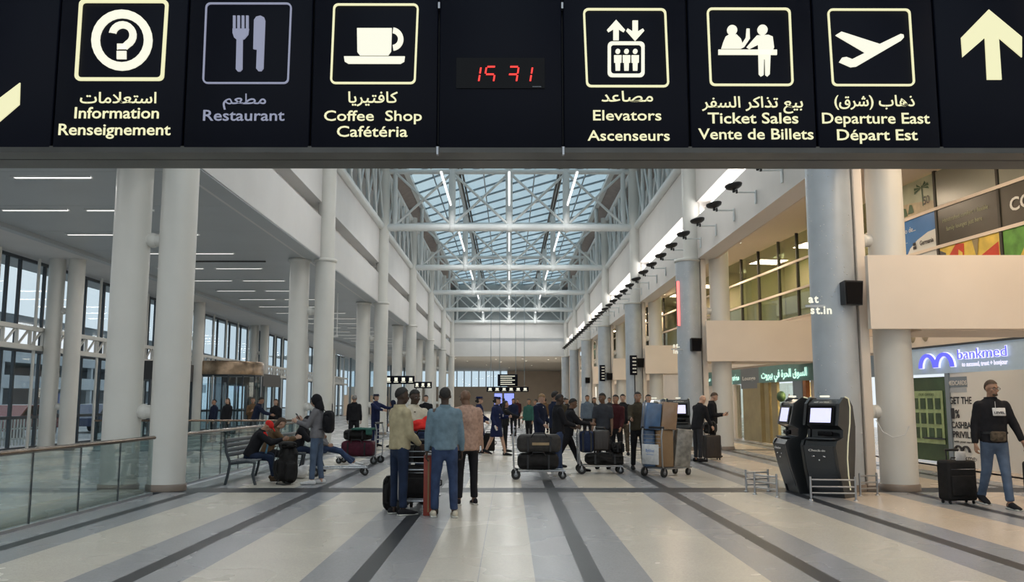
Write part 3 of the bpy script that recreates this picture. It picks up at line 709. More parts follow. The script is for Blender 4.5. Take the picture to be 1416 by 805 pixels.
for i, (px, w) in enumerate(((689, 12), (704, 15))):
    p = onp(px, 553, 66); s = 66 / 1200
    t = thing('flight_screen', 'blue flight information screen under the hall centre sign, %s' % ('left one' if i == 0 else 'right one'), 'screen', (p.x, 66, p.z))
    MB().rbox((0, 0, 0), (w * s, .12, 1.1), .02, 1).build('housing', 'black_plastic', t); MB().b2(-w * s / 2 + .04, w * s / 2 - .04, -.07, -.06, -.48, .48).build('screen', 'screen_blue', t)
    MB().cyl((0, 0, -.55), (0, 0, -p.z), .04, n=8).build('stand', 'dark_frame', t); MB().lathe((0, 0, -p.z), [(.3, 0), (.3, .03), (.05, .05)], 16).build('foot', 'dark_frame', t)
# column directories
for k, (px, py, h, Y) in enumerate(((876, 505, 27, 41.2), (833, 516, 22, 54.1))):
    s = Y / 1200; p = onp(px, py, Y); t = thing('column_directory', 'narrow upright black directory with white rows on the %s clad column' % ORD[k + 3], 'sign', (p.x, Y, p.z))
    MB().rbox((0, 0, 0), (.34, .1, h * s), .01, 1).build('case', 'sign_black', t)
    for j in range(5): MB().b2(-.05, .13, -.058, -.05, h * s * (.36 - .18 * j) - .03, h * s * (.36 - .18 * j) + .03).build('text_row', 'white_print', t)
    MB().b2(.17, .4, -.03, .03, -.03, .03).build('bracket', 'dark_frame', t)
    if k == 0: MB().cyl((.05, .0, -h * s / 2), (.05, 0, -p.z), .03, n=8).build('post', 'dark_frame', t)
# loudspeakers
for k, (px, py, s) in enumerate(((1175, 406, 1.), (961, 477, .85), (884.5, 502, .8), (842, 521, .75), (812, 526, .7))):
    Y = BAY[k + 1]; p = onp(px, py, Y - .45)
    t = thing('loudspeaker', 'black box loudspeaker bracketed to the %s clad column' % ORD[k + 1], 'loudspeaker', (p.x, Y - .45, p.z), R(14))
    MB().add([(-.17, -.13, -.22), (.17, -.13, -.22), (.12, .13, -.2), (-.12, .13, -.2), (-.19, -.15, .22), (.19, -.15, .22), (.12, .13, .2), (-.12, .13, .2)],
             [(3, 2, 1, 0), (4, 5, 6, 7), (0, 1, 5, 4), (1, 2, 6, 5), (2, 3, 7, 6), (3, 0, 4, 7)]).build('cabinet', 'black_plastic', t)
    MB().add([(-.15, -.145, -.2), (.15, -.145, -.2), (.17, -.165, .19), (-.17, -.165, .19)], [(0, 1, 2, 3)]).build('grille', 'black_gloss', t)
    MB().cyl((.0, .1, .0), (.16, .3, .12), .022, n=8).rbox((.16, .28, .14), (.06, .04, .22), .01, 1).build('bracket', 'black_plastic', t)
# neon strip and small lit words on the columns
t = thing('neon_strip', 'upright red neon strip on the second-row blue-grey clad column', 'light', (5.62, 28.62, 4.05)); MB().rbox((0, 0, .75), (.09, .05, 1.5), .02).build('tube', 'neon_red', t); MB().b2(-.06, .06, .03, .08, 0, 1.5).build('backing', 'dark_frame', t)
for k, (Y, b, px, py) in enumerate(((15.42, ('at', 'st.in'), 1127, 423), (28.32, ('st.', 'in'), 935, 483), (41.2, ('in', 'st'), 868, 500 - 6))):
    if k == 2: continue
    p = onp(px, py, Y); t = thing('lit_word_sign', 'small white lit letters on the %s clad column' % ORD[k + 1], 'sign', (p.x, Y, p.z))
    for w_, x_, z_ in ((b[0], -.12, .06), (b[1], -.10, -.14)):
        for ch in w_:
            dx = {'.': .05, 'i': .055, 't': .08}.get(ch, .115); text(ch, (x_ + dx / 2, 0, z_), .20, 'lit_white', t, bold=.03, depth=.004, name='letter'); x_ += dx
    MB().cyl((0, .03, 0), (6.0 - p.x, BAY[k + 1] - Y, 0), .02, n=6).b2(-.15, .2, .012, .05, -.02, .02).build('mount', 'clad_metal', t)

# ---- floodlights along the right wall
dish = MB().lathe((0, 0, 0), [(.02, -.07), (.12, -.06), (.2, -.02), (.225, .03), (.22, .05), (.0, .05)], 20, cap=False).mesh('lamp_head'); dish.materials.append(M('black_plastic'))
neck = MB().rbox((0, 0, -.1), (.07, .05, .12), .01, 1).rbox((.07, 0, -.13), (.05, .06, .1), .01, 1).mesh('joint'); neck.materials.append(M('black_plastic'))
armm = MB().cyl((.0, 0, -.15), (.55, 0, -.15), .022, n=8).mesh('arm'); armm.materials.append(M('steel_white'))
plate = MB().b2(.53, .56, -.05, .05, -.45, -.1).mesh('wall_plate'); plate.materials.append(M('steel_white'))
y = 15.2; i = 0
while y < 92:
    t = thing('floodlight', 'black oval floodlight on an arm, %s of the right wall row from the camera' % ORD[max(0, i - 3)] if i < 10 else 'black oval floodlight on an arm, in the receding row along the right wall', 'lamp', (5.73, y, 7.02), 0, 'floodlights along the right wall')
    if i < 3: t['label'] = 'black oval floodlight on an arm of the right wall, above the overhead sign edge'
    h = link('lamp_head', dish, t); h.rotation_euler = (R(-6), R(-10), 0)
    link('joint', neck, t); link('arm', armm, t); link('wall_plate', plate, t)
    y += 2.14; i += 1

# ---- hanging dome camera, left aisle
t = thing('hanging_camera', 'white dome camera hung on twin rods in the left aisle', 'camera', (-8.05, 38, 4.3))
for dx in (.2, .5): MB().cyl((dx, 0, .1), (dx, 0, 2.0), .02, n=8).build('rod', 'white_paint', t)
MB().b2(-.25, .55, -.03, .03, .05, .12).build('crossbar', 'white_paint', t); MB().ell((-.05, 0, 0), (.2, .2, .16)).build('housing', 'white_paint', t); MB().ell((-.05, -.02, -.1), (.12, .12, .12)).build('dome', 'black_gloss', t)

# ================================================================== SHOPS, ADVERTS
mat('ad_beach', (.42, .46, .34), .4, var=.2, scale=1.2); mat('ad_sand', (.50, .42, .28), .5, var=.15); mat('ad_palm', (.06, .12, .06), .5)
mat('ad_blue', (.06, .20, .50), .35, var=.2, scale=1); mat('ad_white', (.72, .74, .72), .4); mat('ad_dark', (.07, .065, .055), .35, var=.2, scale=1); mat('ad_text_green', (.36, .38, .24), .5)
mat('ad_grey', (.26, .27, .23), .3, var=.1, scale=.7); mat('ad_red', (.60, .06, .03), .45, var=.2, scale=3); mat('ad_yellow', (.75, .55, .10), .45, var=.2, scale=3); mat('ad_leaf', (.12, .32, .06), .45, var=.3, scale=4)
mat('ad_grape', (.10, .10, .11), .5)
def fpoly(pts, m, parent, off=.07, nm='artwork'):
    """flat shape on the shop front: points are (y, z)"""
    a = [fpt(y, z, off) for y, z in pts]; n = len(a)
    d = (fpt(pts[0][0], 0, off + .01) - fpt(pts[0][0], 0, off)); bm = bmesh.new(); V = [bm.verts.new(p) for p in a]; f = bm.faces.new(V)
    bm.normal_update(); bmesh.ops.triangulate(bm, faces=[f], ngon_method='EAR_CLIP'); me = bpy.data.meshes.new(nm); bm.to_mesh(me); bm.free(); me.materials.append(M(m)); return link(nm, me, parent)
def advert(lab, y0, y1, z0, z1, m):
    t = thing('advert_panel', lab, 'advert'); fbox(MB(), y0, y1, z0, z1, .045, .02).build('board', m, t); return t
e = .05
t = advert('beach poster with palm tree at the top left of the upper adverts', 21.95, 23.85, 6.55, 7.46, 'ad_beach')
fpoly([(23.85, 6.55), (21.95, 6.55), (21.95, 6.75), (23, 6.9), (23.85, 6.95)], 'ad_sand', t)
fpoly([(22.45, 6.7), (22.4, 6.7), (22.42, 7.25), (22.47, 7.25)], 'ad_palm', t, .075); 
for a in range(7):
    q = R(-20 + a * 36); fpoly([(22.45, 7.2), (22.45 + .33 * math.cos(q) + .03, 7.22 + .16 * math.sin(q)), (22.45 + .36 * math.cos(q), 7.14 + .16 * math.sin(q))], 'ad_palm', t, .08)
for a, z in ((23.6, 6.72), (23.3, 6.68), (23.0, 6.72)): fpoly([(a + .14, z - .1), (a - .14, z - .1), (a - .07, z + .12), (a + .05, z + .15)], 'ad_palm', t, .08)
text('50', fpt(22.25, 6.72, .09), .3, 'black_print', t, frot(22.25), bold=.010)
t = advert('blue and white advert with a curved white corner, upper shop front', 21.95, 23.85, 5.52, 6.46, 'ad_blue')
fpoly([(23.3, 5.52), (21.95, 5.52), (21.95, 6.0), (22.3, 5.98), (22.8, 5.85), (23.15, 5.68)], 'ad_white', t)
text('ontigo de...', fpt(23.3, 6.12, .08), .2, 'ad_white', t, frot(23.3), width=.95); text('aller...', fpt(23.5, 5.85, .08), .18, 'ad_white', t, frot(23.5), width=.5)
text('Germania', fpt(22.35, 5.68, .09), .17, 'black_print', t, frot(22.3), width=.62, bold=.02)
for dz in (.0, .1): fpoly([(22.98, 5.62 + dz), (22.84, 5.62 + dz), (22.84, 5.70 + dz), (22.98, 5.70 + dz)], 'black_print', t, .09)
t = advert('dark brown advert with two lines of faint green text, upper shop front', 19.66, 21.84, 5.52, 6.46, 'ad_dark')
text('Handcrafted comfort + flexible', fpt(20.8, 6.08, .08), .16, 'ad_text_green', t, frot(20.8), width=1.7); text('family lounges just here', fpt(20.85, 5.85, .08), .16, 'ad_text_green', t, frot(20.8), width=1.35)
t = advert('dark brown advert panel with a large white letter C', 17.35, 19.54, 5.52, 6.46, 'ad_dark'); text('COME', fpt(18.6, 5.85, .08), .42, 'ad_white', t, frot(18.6), width=1.3, bold=.02)
t = advert('blank grey panel above the faint-text advert', 19.66, 21.84, 6.55, 7.46, 'ad_grey')
t = advert('blank grey panel above the letter C advert', 17.35, 19.54, 6.55, 7.46, 'ad_grey')
t = advert('fruit market advert in red and yellow above the balcony', 19.66, 21.84, 4.52, 5.46, 'ad_yellow')
fpoly([(21.6, 4.52), (20.95, 4.52), (20.9, 5.42), (21.2, 5.46), (21.5, 5.2)], 'ad_red', t); fpoly([(21.84, 4.52), (21.62, 4.52), (21.6, 5.3), (21.84, 5.4)], 'ad_grape', t)
fpoly([(20.5, 4.95), (19.7, 4.7), (19.7, 5.25)], 'ad_red', t); fpoly([(21.2, 4.6), (21.05, 4.55), (20.95, 5.2), (21.1, 5.3)], 'ad_yellow', t, .08); fpoly([(20.6, 5.46), (20.35, 5.46), (20.45, 4.95)], 'wood_olive', t, .08)
t = advert('green leafy advert beside the fruit market advert', 17.35, 19.54, 4.52, 5.46, 'ad_leaf'); fpoly([(19.2, 4.6), (18.6, 4.6), (18.8, 5.1)], 'ad_yellow', t)
t = advert('plain white advert strip under the blue advert', 21.95, 23.85, 4.52, 5.46, 'ad_white')

# bank: ground floor of the first bay
t = thing('bank_front', 'bank shop front with a lit blue arch emblem over a white poster wall', 'shop front')
fbox(MB(), 15, 23.9, 2.28, 2.95, .03, .12).build('header', 'bank_fascia', t)
fbox(MB(), 15, 23.9, 2.95, 3.0, .02, .16).build('header_trim', 'dark_frame', t)
fbox(MB(), 8, 15, 2.28, 2.98, .03, .12).build('header', 'bank_fascia', t)
fbox(MB(), 8, 21.75, 0, 2.28, .0, .08).build('white_wall', 'white_print', t)
fbox(MB(), 21.75, 21.9, 0, 2.28, .02, .1).build('door_post', 'grey_frame', t)
fbox(MB(), 21.9, 23.7, .06, 2.2, .02, .03).build('glass_door', 'green_glass', t)
fbox(MB(), 22.1, 23.5, .5, 1.85, .06, .01).build('poster', 'green_poster', t)
for a in range(4):
    for b in range(3): fbox(MB(), 22.2 + a * .33, 22.42 + a * .33, .62 + b * .38, .9 + b * .38, .075, .01).build('poster_item', 'green_glass', t)
text('OUR OFFERS', fpt(22.8, 1.72, .085), .09, 'leaf_green', t, frot(22.8), width=.7)
MB().add([fpt(22.0, .62, .12), fpt(22.9, .62, .12), fpt(22.9, .66, .12), fpt(22.0, .66, .12), fpt(22.0, .62, .15), fpt(22.9, .62, .15), fpt(22.9, .66, .15), fpt(22.0, .66, .15)], [(0, 1, 2, 3), (7, 6, 5, 4), (0, 4, 5, 1), (3, 2, 6, 7), (0, 3, 7, 4), (1, 5, 6, 2)]).build('door_bar', 'dark_frame', t)
def Yat(px):
    """distance along the shop front that shows at a photo column"""
    lo, hi = 9., 90.
    for _ in range(40):
        m_ = (lo + hi) / 2
        if fx(m_) / m_ * 1200 + 704 > px: lo = m_
        else: hi = m_
    return lo
def arch(yc, z0, r, m, off, w):
    L = []; Q = []
    for k in range(17):
        a = math.pi * k / 16; L.append(fpt(yc + r * math.cos(a) * 1.15, z0 + r * math.sin(a) * 1.1, off)); Q.append(fpt(yc + (r - w) * math.cos(a) * 1.15, z0 + (r - w * .7) * math.sin(a) * 1.1, off))
    n = fpt(yc, 0, off + .03) - fpt(yc, 0, off); MB().strip(L, Q, n).build('arch', m, t)
ya, yb = Yat(1281), Yat(1329); yc = (ya + yb) / 2; rr = abs(ya - yb) / 4 / 1.15
for s_ in (-1, 1):
    arch(yc + s_ * rr * 1.12, 2.42, rr * 1.12, 'bank_white', .16, rr * .52); arch(yc + s_ * rr * 1.12, 2.43, rr * 1.06, 'bank_blue', .20, rr * .38)
y1, y2 = Yat(1334), Yat(1403); ym = (y1 + y2) / 2; wd = (fpt(y1, 0) - fpt(y2, 0)).length
text('bankmed', fpt(ym, 2.60, .17), .34, 'bank_white', t, frot(ym), width=wd, bold=.03, depth=.01); text('bankmed', fpt(ym, 2.60, .19), .34, 'bank_blue', t, frot(ym), width=wd, bold=-.008, depth=.01)
y1, y2 = Yat(1338), Yat(1403); text('to succeed, trust + bonjour', fpt((y1 + y2) / 2, 2.42, .17), .15, 'bank_white', t, frot(ym), width=wd * .93, bold=.02)
def ftext(b, px0, px1, z, h, m='black_print', off=.1, bold=.02):
    a, c = Yat(px0), Yat(px1); text(b, fpt((a + c) / 2, z, off), h, m, t, frot((a + c) / 2), width=(fpt(a, 0) - fpt(c, 0)).length, bold=bold)
fbox(MB(), Yat(1341), Yat(1312), 1.92, 2.18, .085, .012).build('card_label', 'grey_frame', t); fbox(MB(), Yat(1339), Yat(1312), 1.80, 1.91, .085, .012).build('card_stripe', 'clad_metal', t)
ftext('MEDCARDS', 1314, 1340, 1.98, .15, 'white_print', .11)
ftext('GET THE', 1314, 1345, 1.52, .24); ftext('1', 1315, 1320, 1.16, .36); ftext('%', 1321, 1327, 1.18, .28)
ftext('CASHBACK', 1315, 1352, .93, .22); ftext('PRIVILEGE', 1316, 1356, .70, .22); ftext('with your card', 1317, 1342, .58, .07)
arch(Yat(1323), .36, .14, 'black_print', .1, .05); arch(Yat(1333.5), .36, .14, 'black_print', .1, .05); ftext('bankmed', 1318, 1350, .16, .2, bold=.0)
# relief roundels and script band over the header
for a in (Yat(1268), Yat(1286)):
    MB().ell(fpt(a, 3.32, .06), (.12, .16, .2)).build('roundel', 'ad_sand', t)
ftext('~ ~ ~ ~ ~ ~ ~', 1330, 1380, 3.25, .2, 'soffit_pink', .12)

# second bay shops
t = thing('duty_free_front', 'shop front with teal header and lit green Arabic lettering, wooden pillars', 'shop front')
H = 2.28
fbox(MB(), 28.9, Yat(1054), H, 2.9, .03, .14).build('header', 'teal_fascia', t)
fbox(MB(), Yat(1054), Yat(1028), H - .2, 2.9, .03, .12).build('grey_header', 'grey_plastic', t)
fbox(MB(), Yat(1028), Yat(978), H, 2.9, .03, .12).build('header', 'teal_fascia', t)
fbox(MB(), 24, 28.9, H, 2.9, .03, .12).build('header', 'blue_grey_panel', t)
def fchunk(px0, px1, z0, z1, m, off=0., th=.15, nm='pillar'): fbox(MB(), Yat(px1), Yat(px0), z0, z1, off, th).build(nm, m, t)
fchunk(1030, 1052, 0, H - .2, 'wood_olive'); fchunk(1054, 1058, 0, H, 'wood_olive', 0, .25); fchunk(1060, 1066, 0, H, 'wood_olive'); fchunk(1068, 1076, 0, H, 'wood_olive', 0, .1)
fchunk(1100, 1113, 0, H, 'blue_grey_panel'); fchunk(1114, 1118, 0, H, 'wood_orange'); fchunk(1014, 1018, 0, H, 'warm_paint')
fchunk(1077, 1099, .0, H, 'shop_yellow', -1.2, .1, 'lit_back_wall'); fchunk(1017, 1029, 0, H, 'wood_orange', -1.0, .1, 'display_wall'); fchunk(978, 1013, 0, H, 'warm_paint', -.3, .1, 'wall_panel'); fchunk(1119, 1180, 0, H, 'warm_paint', -.1, .1, 'wall_panel')
fchunk(1077, 1099, 0, .5, 'wood_olive', -.8, .5, 'counter')
fchunk(1077, 1099, .05, H - .05, 'shop_glass', .02, .02, 'glass_pane'); fchunk(1018, 1029, .05, H - .05, 'shop_glass', .02, .02, 'glass_pane')
MB().ell(fpt(Yat(1080), 1.75, .06), (.16, .2, .2)).build('round_badge', 'leaf_green', t)
fpoly([(Yat(1087), 1.5), (Yat(1092), 1.85), (Yat(1097), 1.5), (Yat(1092), 1.68)], 'wood_orange', t, .08)
ftext(arabic('السوق الحرة في بيروت'), 1058, 1122, 2.45, .38, 'neon_green', .19, .03)
ftext(arabic('مطعم'), 1016, 1026, 2.45, .38, 'neon_green', .17, .03); ftext('Lounge', 1031, 1049, 2.42, .22, 'white_print', .17)
ftext(arabic('سوق'), 980, 986, 2.5, .3, 'neon_green', .17, .03)
area('shop_lamp', fpt(31.5, 2.2, -.8), (1.5, .5), P_ROOM, (1, .82, .5), parent=t)
# small shop front sliver between the columns of the first pair
t = thing('screen_poster', 'bright blue-white lit panel glimpsed between the first pair of right columns', 'screen', (0, 0, 0))
a, b = Yat(1210), Yat(1198); fbox(MB(), a, b, 2.3, 2.95, .16, .04).build('panel', 'bank_fascia', t); fbox(MB(), a, b, .5, 1.0, .16, .04).build('lower_poster', 'ad_red', t); ftext('bank', 1199, 1209, 2.5, .25, 'bank_white', .22); ftext('GET', 1199, 1209, 1.7, .25, 'black_print', .12)
# beige door recesses and lit panes further along
for k, Y in enumerate((45, 52, 58, 66, 74, 82)):
    t = thing('wall_light', 'bright slim wall light on the far right wall, %s from the camera' % ORD[k], 'lamp', (fx(Y) - .12, Y, 1.9)); MB().rbox((0, 0, .5), (.08, .3, 1.0), .02).build('diffuser', 'spot_emit', t); MB().b2(.04, .1, -.2, .2, -.05, 1.05).build('backplate', 'wood_olive', t)

# ================================================================== LEFT SIDE: balustrades, revolving door, outside
def balustrade(lab, x0, y0, x1, y1, n):
    a, b = Vector((x0, y0, 0)), Vector((x1, y1, 0)); d = (b - a); L = d.length; rz = math.atan2(d.y, d.x)
    t = thing('glass_balustrade', lab, 'balustrade', (x0, y0, 0), rz)
    for i in range(n): MB().b2(L * i / n + .012, L * (i + 1) / n - .012, -.008, .008, .03, .93).build('glass_panel', 'rail_glass', t)
    for i in range(1, n): MB().b2(L * i / n - .008, L * i / n + .008, -.012, .012, .03, .93).build('joint_strip', 'dark_frame', t)
    MB().loft([(0, 0, .965), (L, 0, .965)], [(.05, .035)] * 2, side=(0, 1, 0), n=12).build('handrail', 'rail_metal', t)
    MB().b2(0, L, -.04, .04, 0, .04).build('base_shoe', 'bright_steel', t); return t
mat('rail_metal', (.20, .15, .115), .22, metal=.9, var=.35, scale=4)
balustrade('glass balustrade with bronze handrail in the left foreground', -6.12, 15.15, -6.12, 2.5, 10)
balustrade('glass balustrade running behind the bench past the first left columns', -6.2, 27.6, -6.2, 16.5, 9)
balustrade('glass balustrade crossing the left aisle before the revolving door', -13.2, 28.0, -6.9, 28.0, 5)
# pale kerb on the far side of the rail
t = thing('pale_kerb', 'low pale stone kerb behind the left foreground balustrade', 'kerb', (-6.75, 9, 0)); MB().rbox((0, 0, .03), (.75, 13, .06), .01, 1).build('kerb_stone', 'terrazzo_beige', t)
# revolving door
mat('copper_band', (.30, .22, .15), .3, metal=.8, var=.5, scale=3)
t = thing('revolving_door', 'round glass revolving door with a copper-lit band in the left window wall', 'door', (-14.15, 43.5, 0))
MB().lathe((0, 0, 0), [(1.85, 2.85), (1.85, 3.45), (1.8, 3.5), (0, 3.5)], 40, cap=False).build('drum_band', 'copper_band', t); MB().lathe((0, 0, 0), [(0, 2.8), (1.84, 2.8), (1.84, 2.86)], 40, cap=False).build('drum_soffit', 'dark_frame', t)
for k in range(16):
    a0 = 2 * math.pi * k / 16; p0 = Vector((1.8 * math.cos(a0), 1.8 * math.sin(a0), 0)); a1 = a0 + 2 * math.pi / 16; p1 = Vector((1.8 * math.cos(a1), 1.8 * math.sin(a1), 0))
    MB().cyl(p0, p0 + Vector((0, 0, 2.8)), .04, n=8).build('upright', 'dark_frame' if k % 4 else 'bright_steel', t)
    m_ = (p0 + p1) / 2
    if k not in (11, 12, 3, 4): MB().box((m_.x, m_.y, 1.4), (.012, (p1 - p0).length - .09, 2.7), (a0 + a1) / 2).build('curved_pane', 'window_glass', t)
for k in range(4):
    a = R(20 + 90 * k); MB().box((.87 * math.cos(a), .87 * math.sin(a), 1.25), (1.7, .03, 2.4), a).build('door_wing', 'window_glass', t); MB().box((.87 * math.cos(a), .87 * math.sin(a), 1.1), (1.7, .05, .08), a).build('push_rail', 'dark_frame', t)
MB().cyl((0, 0, 0), (0, 0, 2.5), .06, n=10).build('shaft', 'bright_steel', t)
MB().lathe((0, 0, 0), [(1.9, 0), (1.9, .03), (1.8, .03)], 40).build('threshold', 'dark_frame', t)
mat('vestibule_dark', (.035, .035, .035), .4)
for k, (x, y, w, lab) in enumerate(((-15.2, 37.5, 4.6, 'dark entrance lobby box nearer than the revolving door'), (-15.6, 53, 7., 'dark entrance lobby box beyond the revolving door'))):
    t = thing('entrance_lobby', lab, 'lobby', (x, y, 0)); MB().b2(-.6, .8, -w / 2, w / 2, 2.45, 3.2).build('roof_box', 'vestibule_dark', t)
    for j in range(5): MB().b2(.7, .78, -w / 2 + w * j / 4 - .05, -w / 2 + w * j / 4 + .05, 0, 2.45).build('post', 'dark_frame', t)
    for j in range(4): MB().b2(.73, .75, -w / 2 + w * j / 4 + .06, -w / 2 + w * (j + 1) / 4 - .06, .05, 2.42).build('pane', 'window_glass', t)
# outside
mat('concrete', (.42, .46, .49), .8, var=.15, scale=.4); mat('asphalt', (.34, .36, .37), .8, var=.2, scale=.3); mat('hill', (.20, .25, .27), .9, var=.2, scale=.05)
for nm, x0, x1, y0, y1, m in (('forecourt', -140, -16.5, -40, 170, 'asphalt'),):
    o = MB().b2(x0, x1, y0, y1, -.14, -.02).build(nm, m); tag(o, kind='structure')
t = thing('parking_building', 'long grey concrete parking building outside the left windows', 'building', (-52, 60, 0))
for z in (2.9, 5.6): MB().b2(-8, 0, -60, 90, z, z + .45).build('deck', 'concrete', t)
for z in (3.35, 6.05): MB().b2(-.2, 0, -60, 90, z, z + .9).build('parapet', 'concrete', t)
MB().b2(-8.2, -8, -60, 90, 0, 7).build('rear_wall', 'blue_grey_panel', t)
for k in range(24): MB().b2(-.6, -.1, -60 + k * 6.4, -59.5 + k * 6.4, 0, 5.6).build('pillar', 'concrete', t)
t = thing('walkway_roof', 'curved grey walkway roof outside seen through the upper left windows', 'roof', (-27, 45, 0))
for k in range(9): MB().b2(-.2, .2, -36 + k * 9, -35.6 + k * 9, 0, 5.0).build('post', 'concrete', t)
MB().loft([(0, -40 + k * 10, 5.1 + .9 * math.sin(math.pi * k / 8)) for k in range(9)], [(1.6, .12)] * 9, side=(1, 0, 0), n=12).build('roof_shell', 'concrete', t)
CARS = (('white', (.5, .5, .5)), ('silver', (.3, .32, .34)), ('dark red', (.2, .02, .02)), ('dark blue', (.03, .05, .12)), ('black', (.02, .02, .02)))
for k, (nm, c) in enumerate(CARS):
    mat('car_' + nm.replace(' ', '_'), c, .25, coat=.6)
    t = thing('car', '%s car parked outside the left entrance doors' % nm, 'car', (-21.5, 24 + k * 7.2, -.02), R(90))
    L = [(-2.1, .35), (-2.15, .75), (-1.9, .92), (-1.3, .98), (-.7, 1.42), (.9, 1.45), (1.7, 1.02), (2.1, .95), (2.15, .4)]
    MB().prism([(a, b) for a, b in L][::-1], (0, .85, 0), (1, 0, 0), (0, 0, 1), 1.7).build('body', 'car_' + nm.replace(' ', '_'), t)
    MB().prism([(-1.15, 1.0), (-.65, 1.36), (.85, 1.38), (1.4, 1.05)][::-1], (0, .87, 0), (1, 0, 0), (0, 0, 1), 1.74).build('windows', 'black_gloss', t)
    for sx in (-1.35, 1.35):
        for sy in (-.8, .8): MB().cyl((sx, sy - .1, .32), (sx, sy + .1, .32), .32, n=18).build('wheel', 'rubber', t)
# white slatted barrier outside on the left
t = thing('slatted_barrier', 'white slatted barrier outside the nearest left doors', 'barrier', (-17.2, 30.5, 0))
for z in (.25, .6, .95): MB().b2(-.02, .02, -2, 2, z, z + .05).build('rail', 'white_paint', t)
for k in range(20): MB().b2(-.015, .015, -1.95 + k * .2, -1.87 + k * .2, .05, 1.0).build('slat', 'white_paint', t)
# ================================================================== PEOPLE
RM = bpy.data.objects.new('remesher', bpy.data.meshes.new('remesher'))
_m = RM.modifiers.new('r', 'REMESH'); _m.mode = 'VOXEL'; _m.use_smooth_shade = True; RM.modifiers.new('s', 'SMOOTH')
def solidify(mb, name, m, parent, voxel, smooth=3, wrinkle=0., seed=0, fac=.6):
    """weld overlapping closed shells into one continuous surface"""
    me = mb.mesh('tmp'); RM.data = me; RM.modifiers[0].voxel_size = voxel; RM.modifiers[1].factor = fac; RM.modifiers[1].iterations = smooth
    me2 = bake(RM); me2.name = name
    if wrinkle:
        off = Vector((seed * 3.1, seed * 1.7, 0))
        nv = len(me2.vertices); co = [0.] * (nv * 3); no = [0.] * (nv * 3); me2.vertices.foreach_get('co', co); me2.vertex_normals.foreach_get('vector', no)
        for i in range(0, nv * 3, 3):
            x, y, z = co[i:i + 3]; n_ = (noise.noise(Vector((x * 9, y * 9, z * 5)) + off) + .5 * noise.noise(Vector((x * 20, y * 20, z * 13)) + off)) * wrinkle
            co[i] += no[i] * n_; co[i + 1] += no[i + 1] * n_; co[i + 2] += no[i + 2] * n_
        me2.vertices.foreach_set('co', co); me2.update()
    me2.materials.clear(); me2.materials.append(MATS[m] if isinstance(m, str) else m)
    me2.polygons.foreach_set('use_smooth', [True] * len(me2.polygons))
    q = bpy.data.objects.new(name, me2); COL.objects.link(q); q.parent = parent; return q

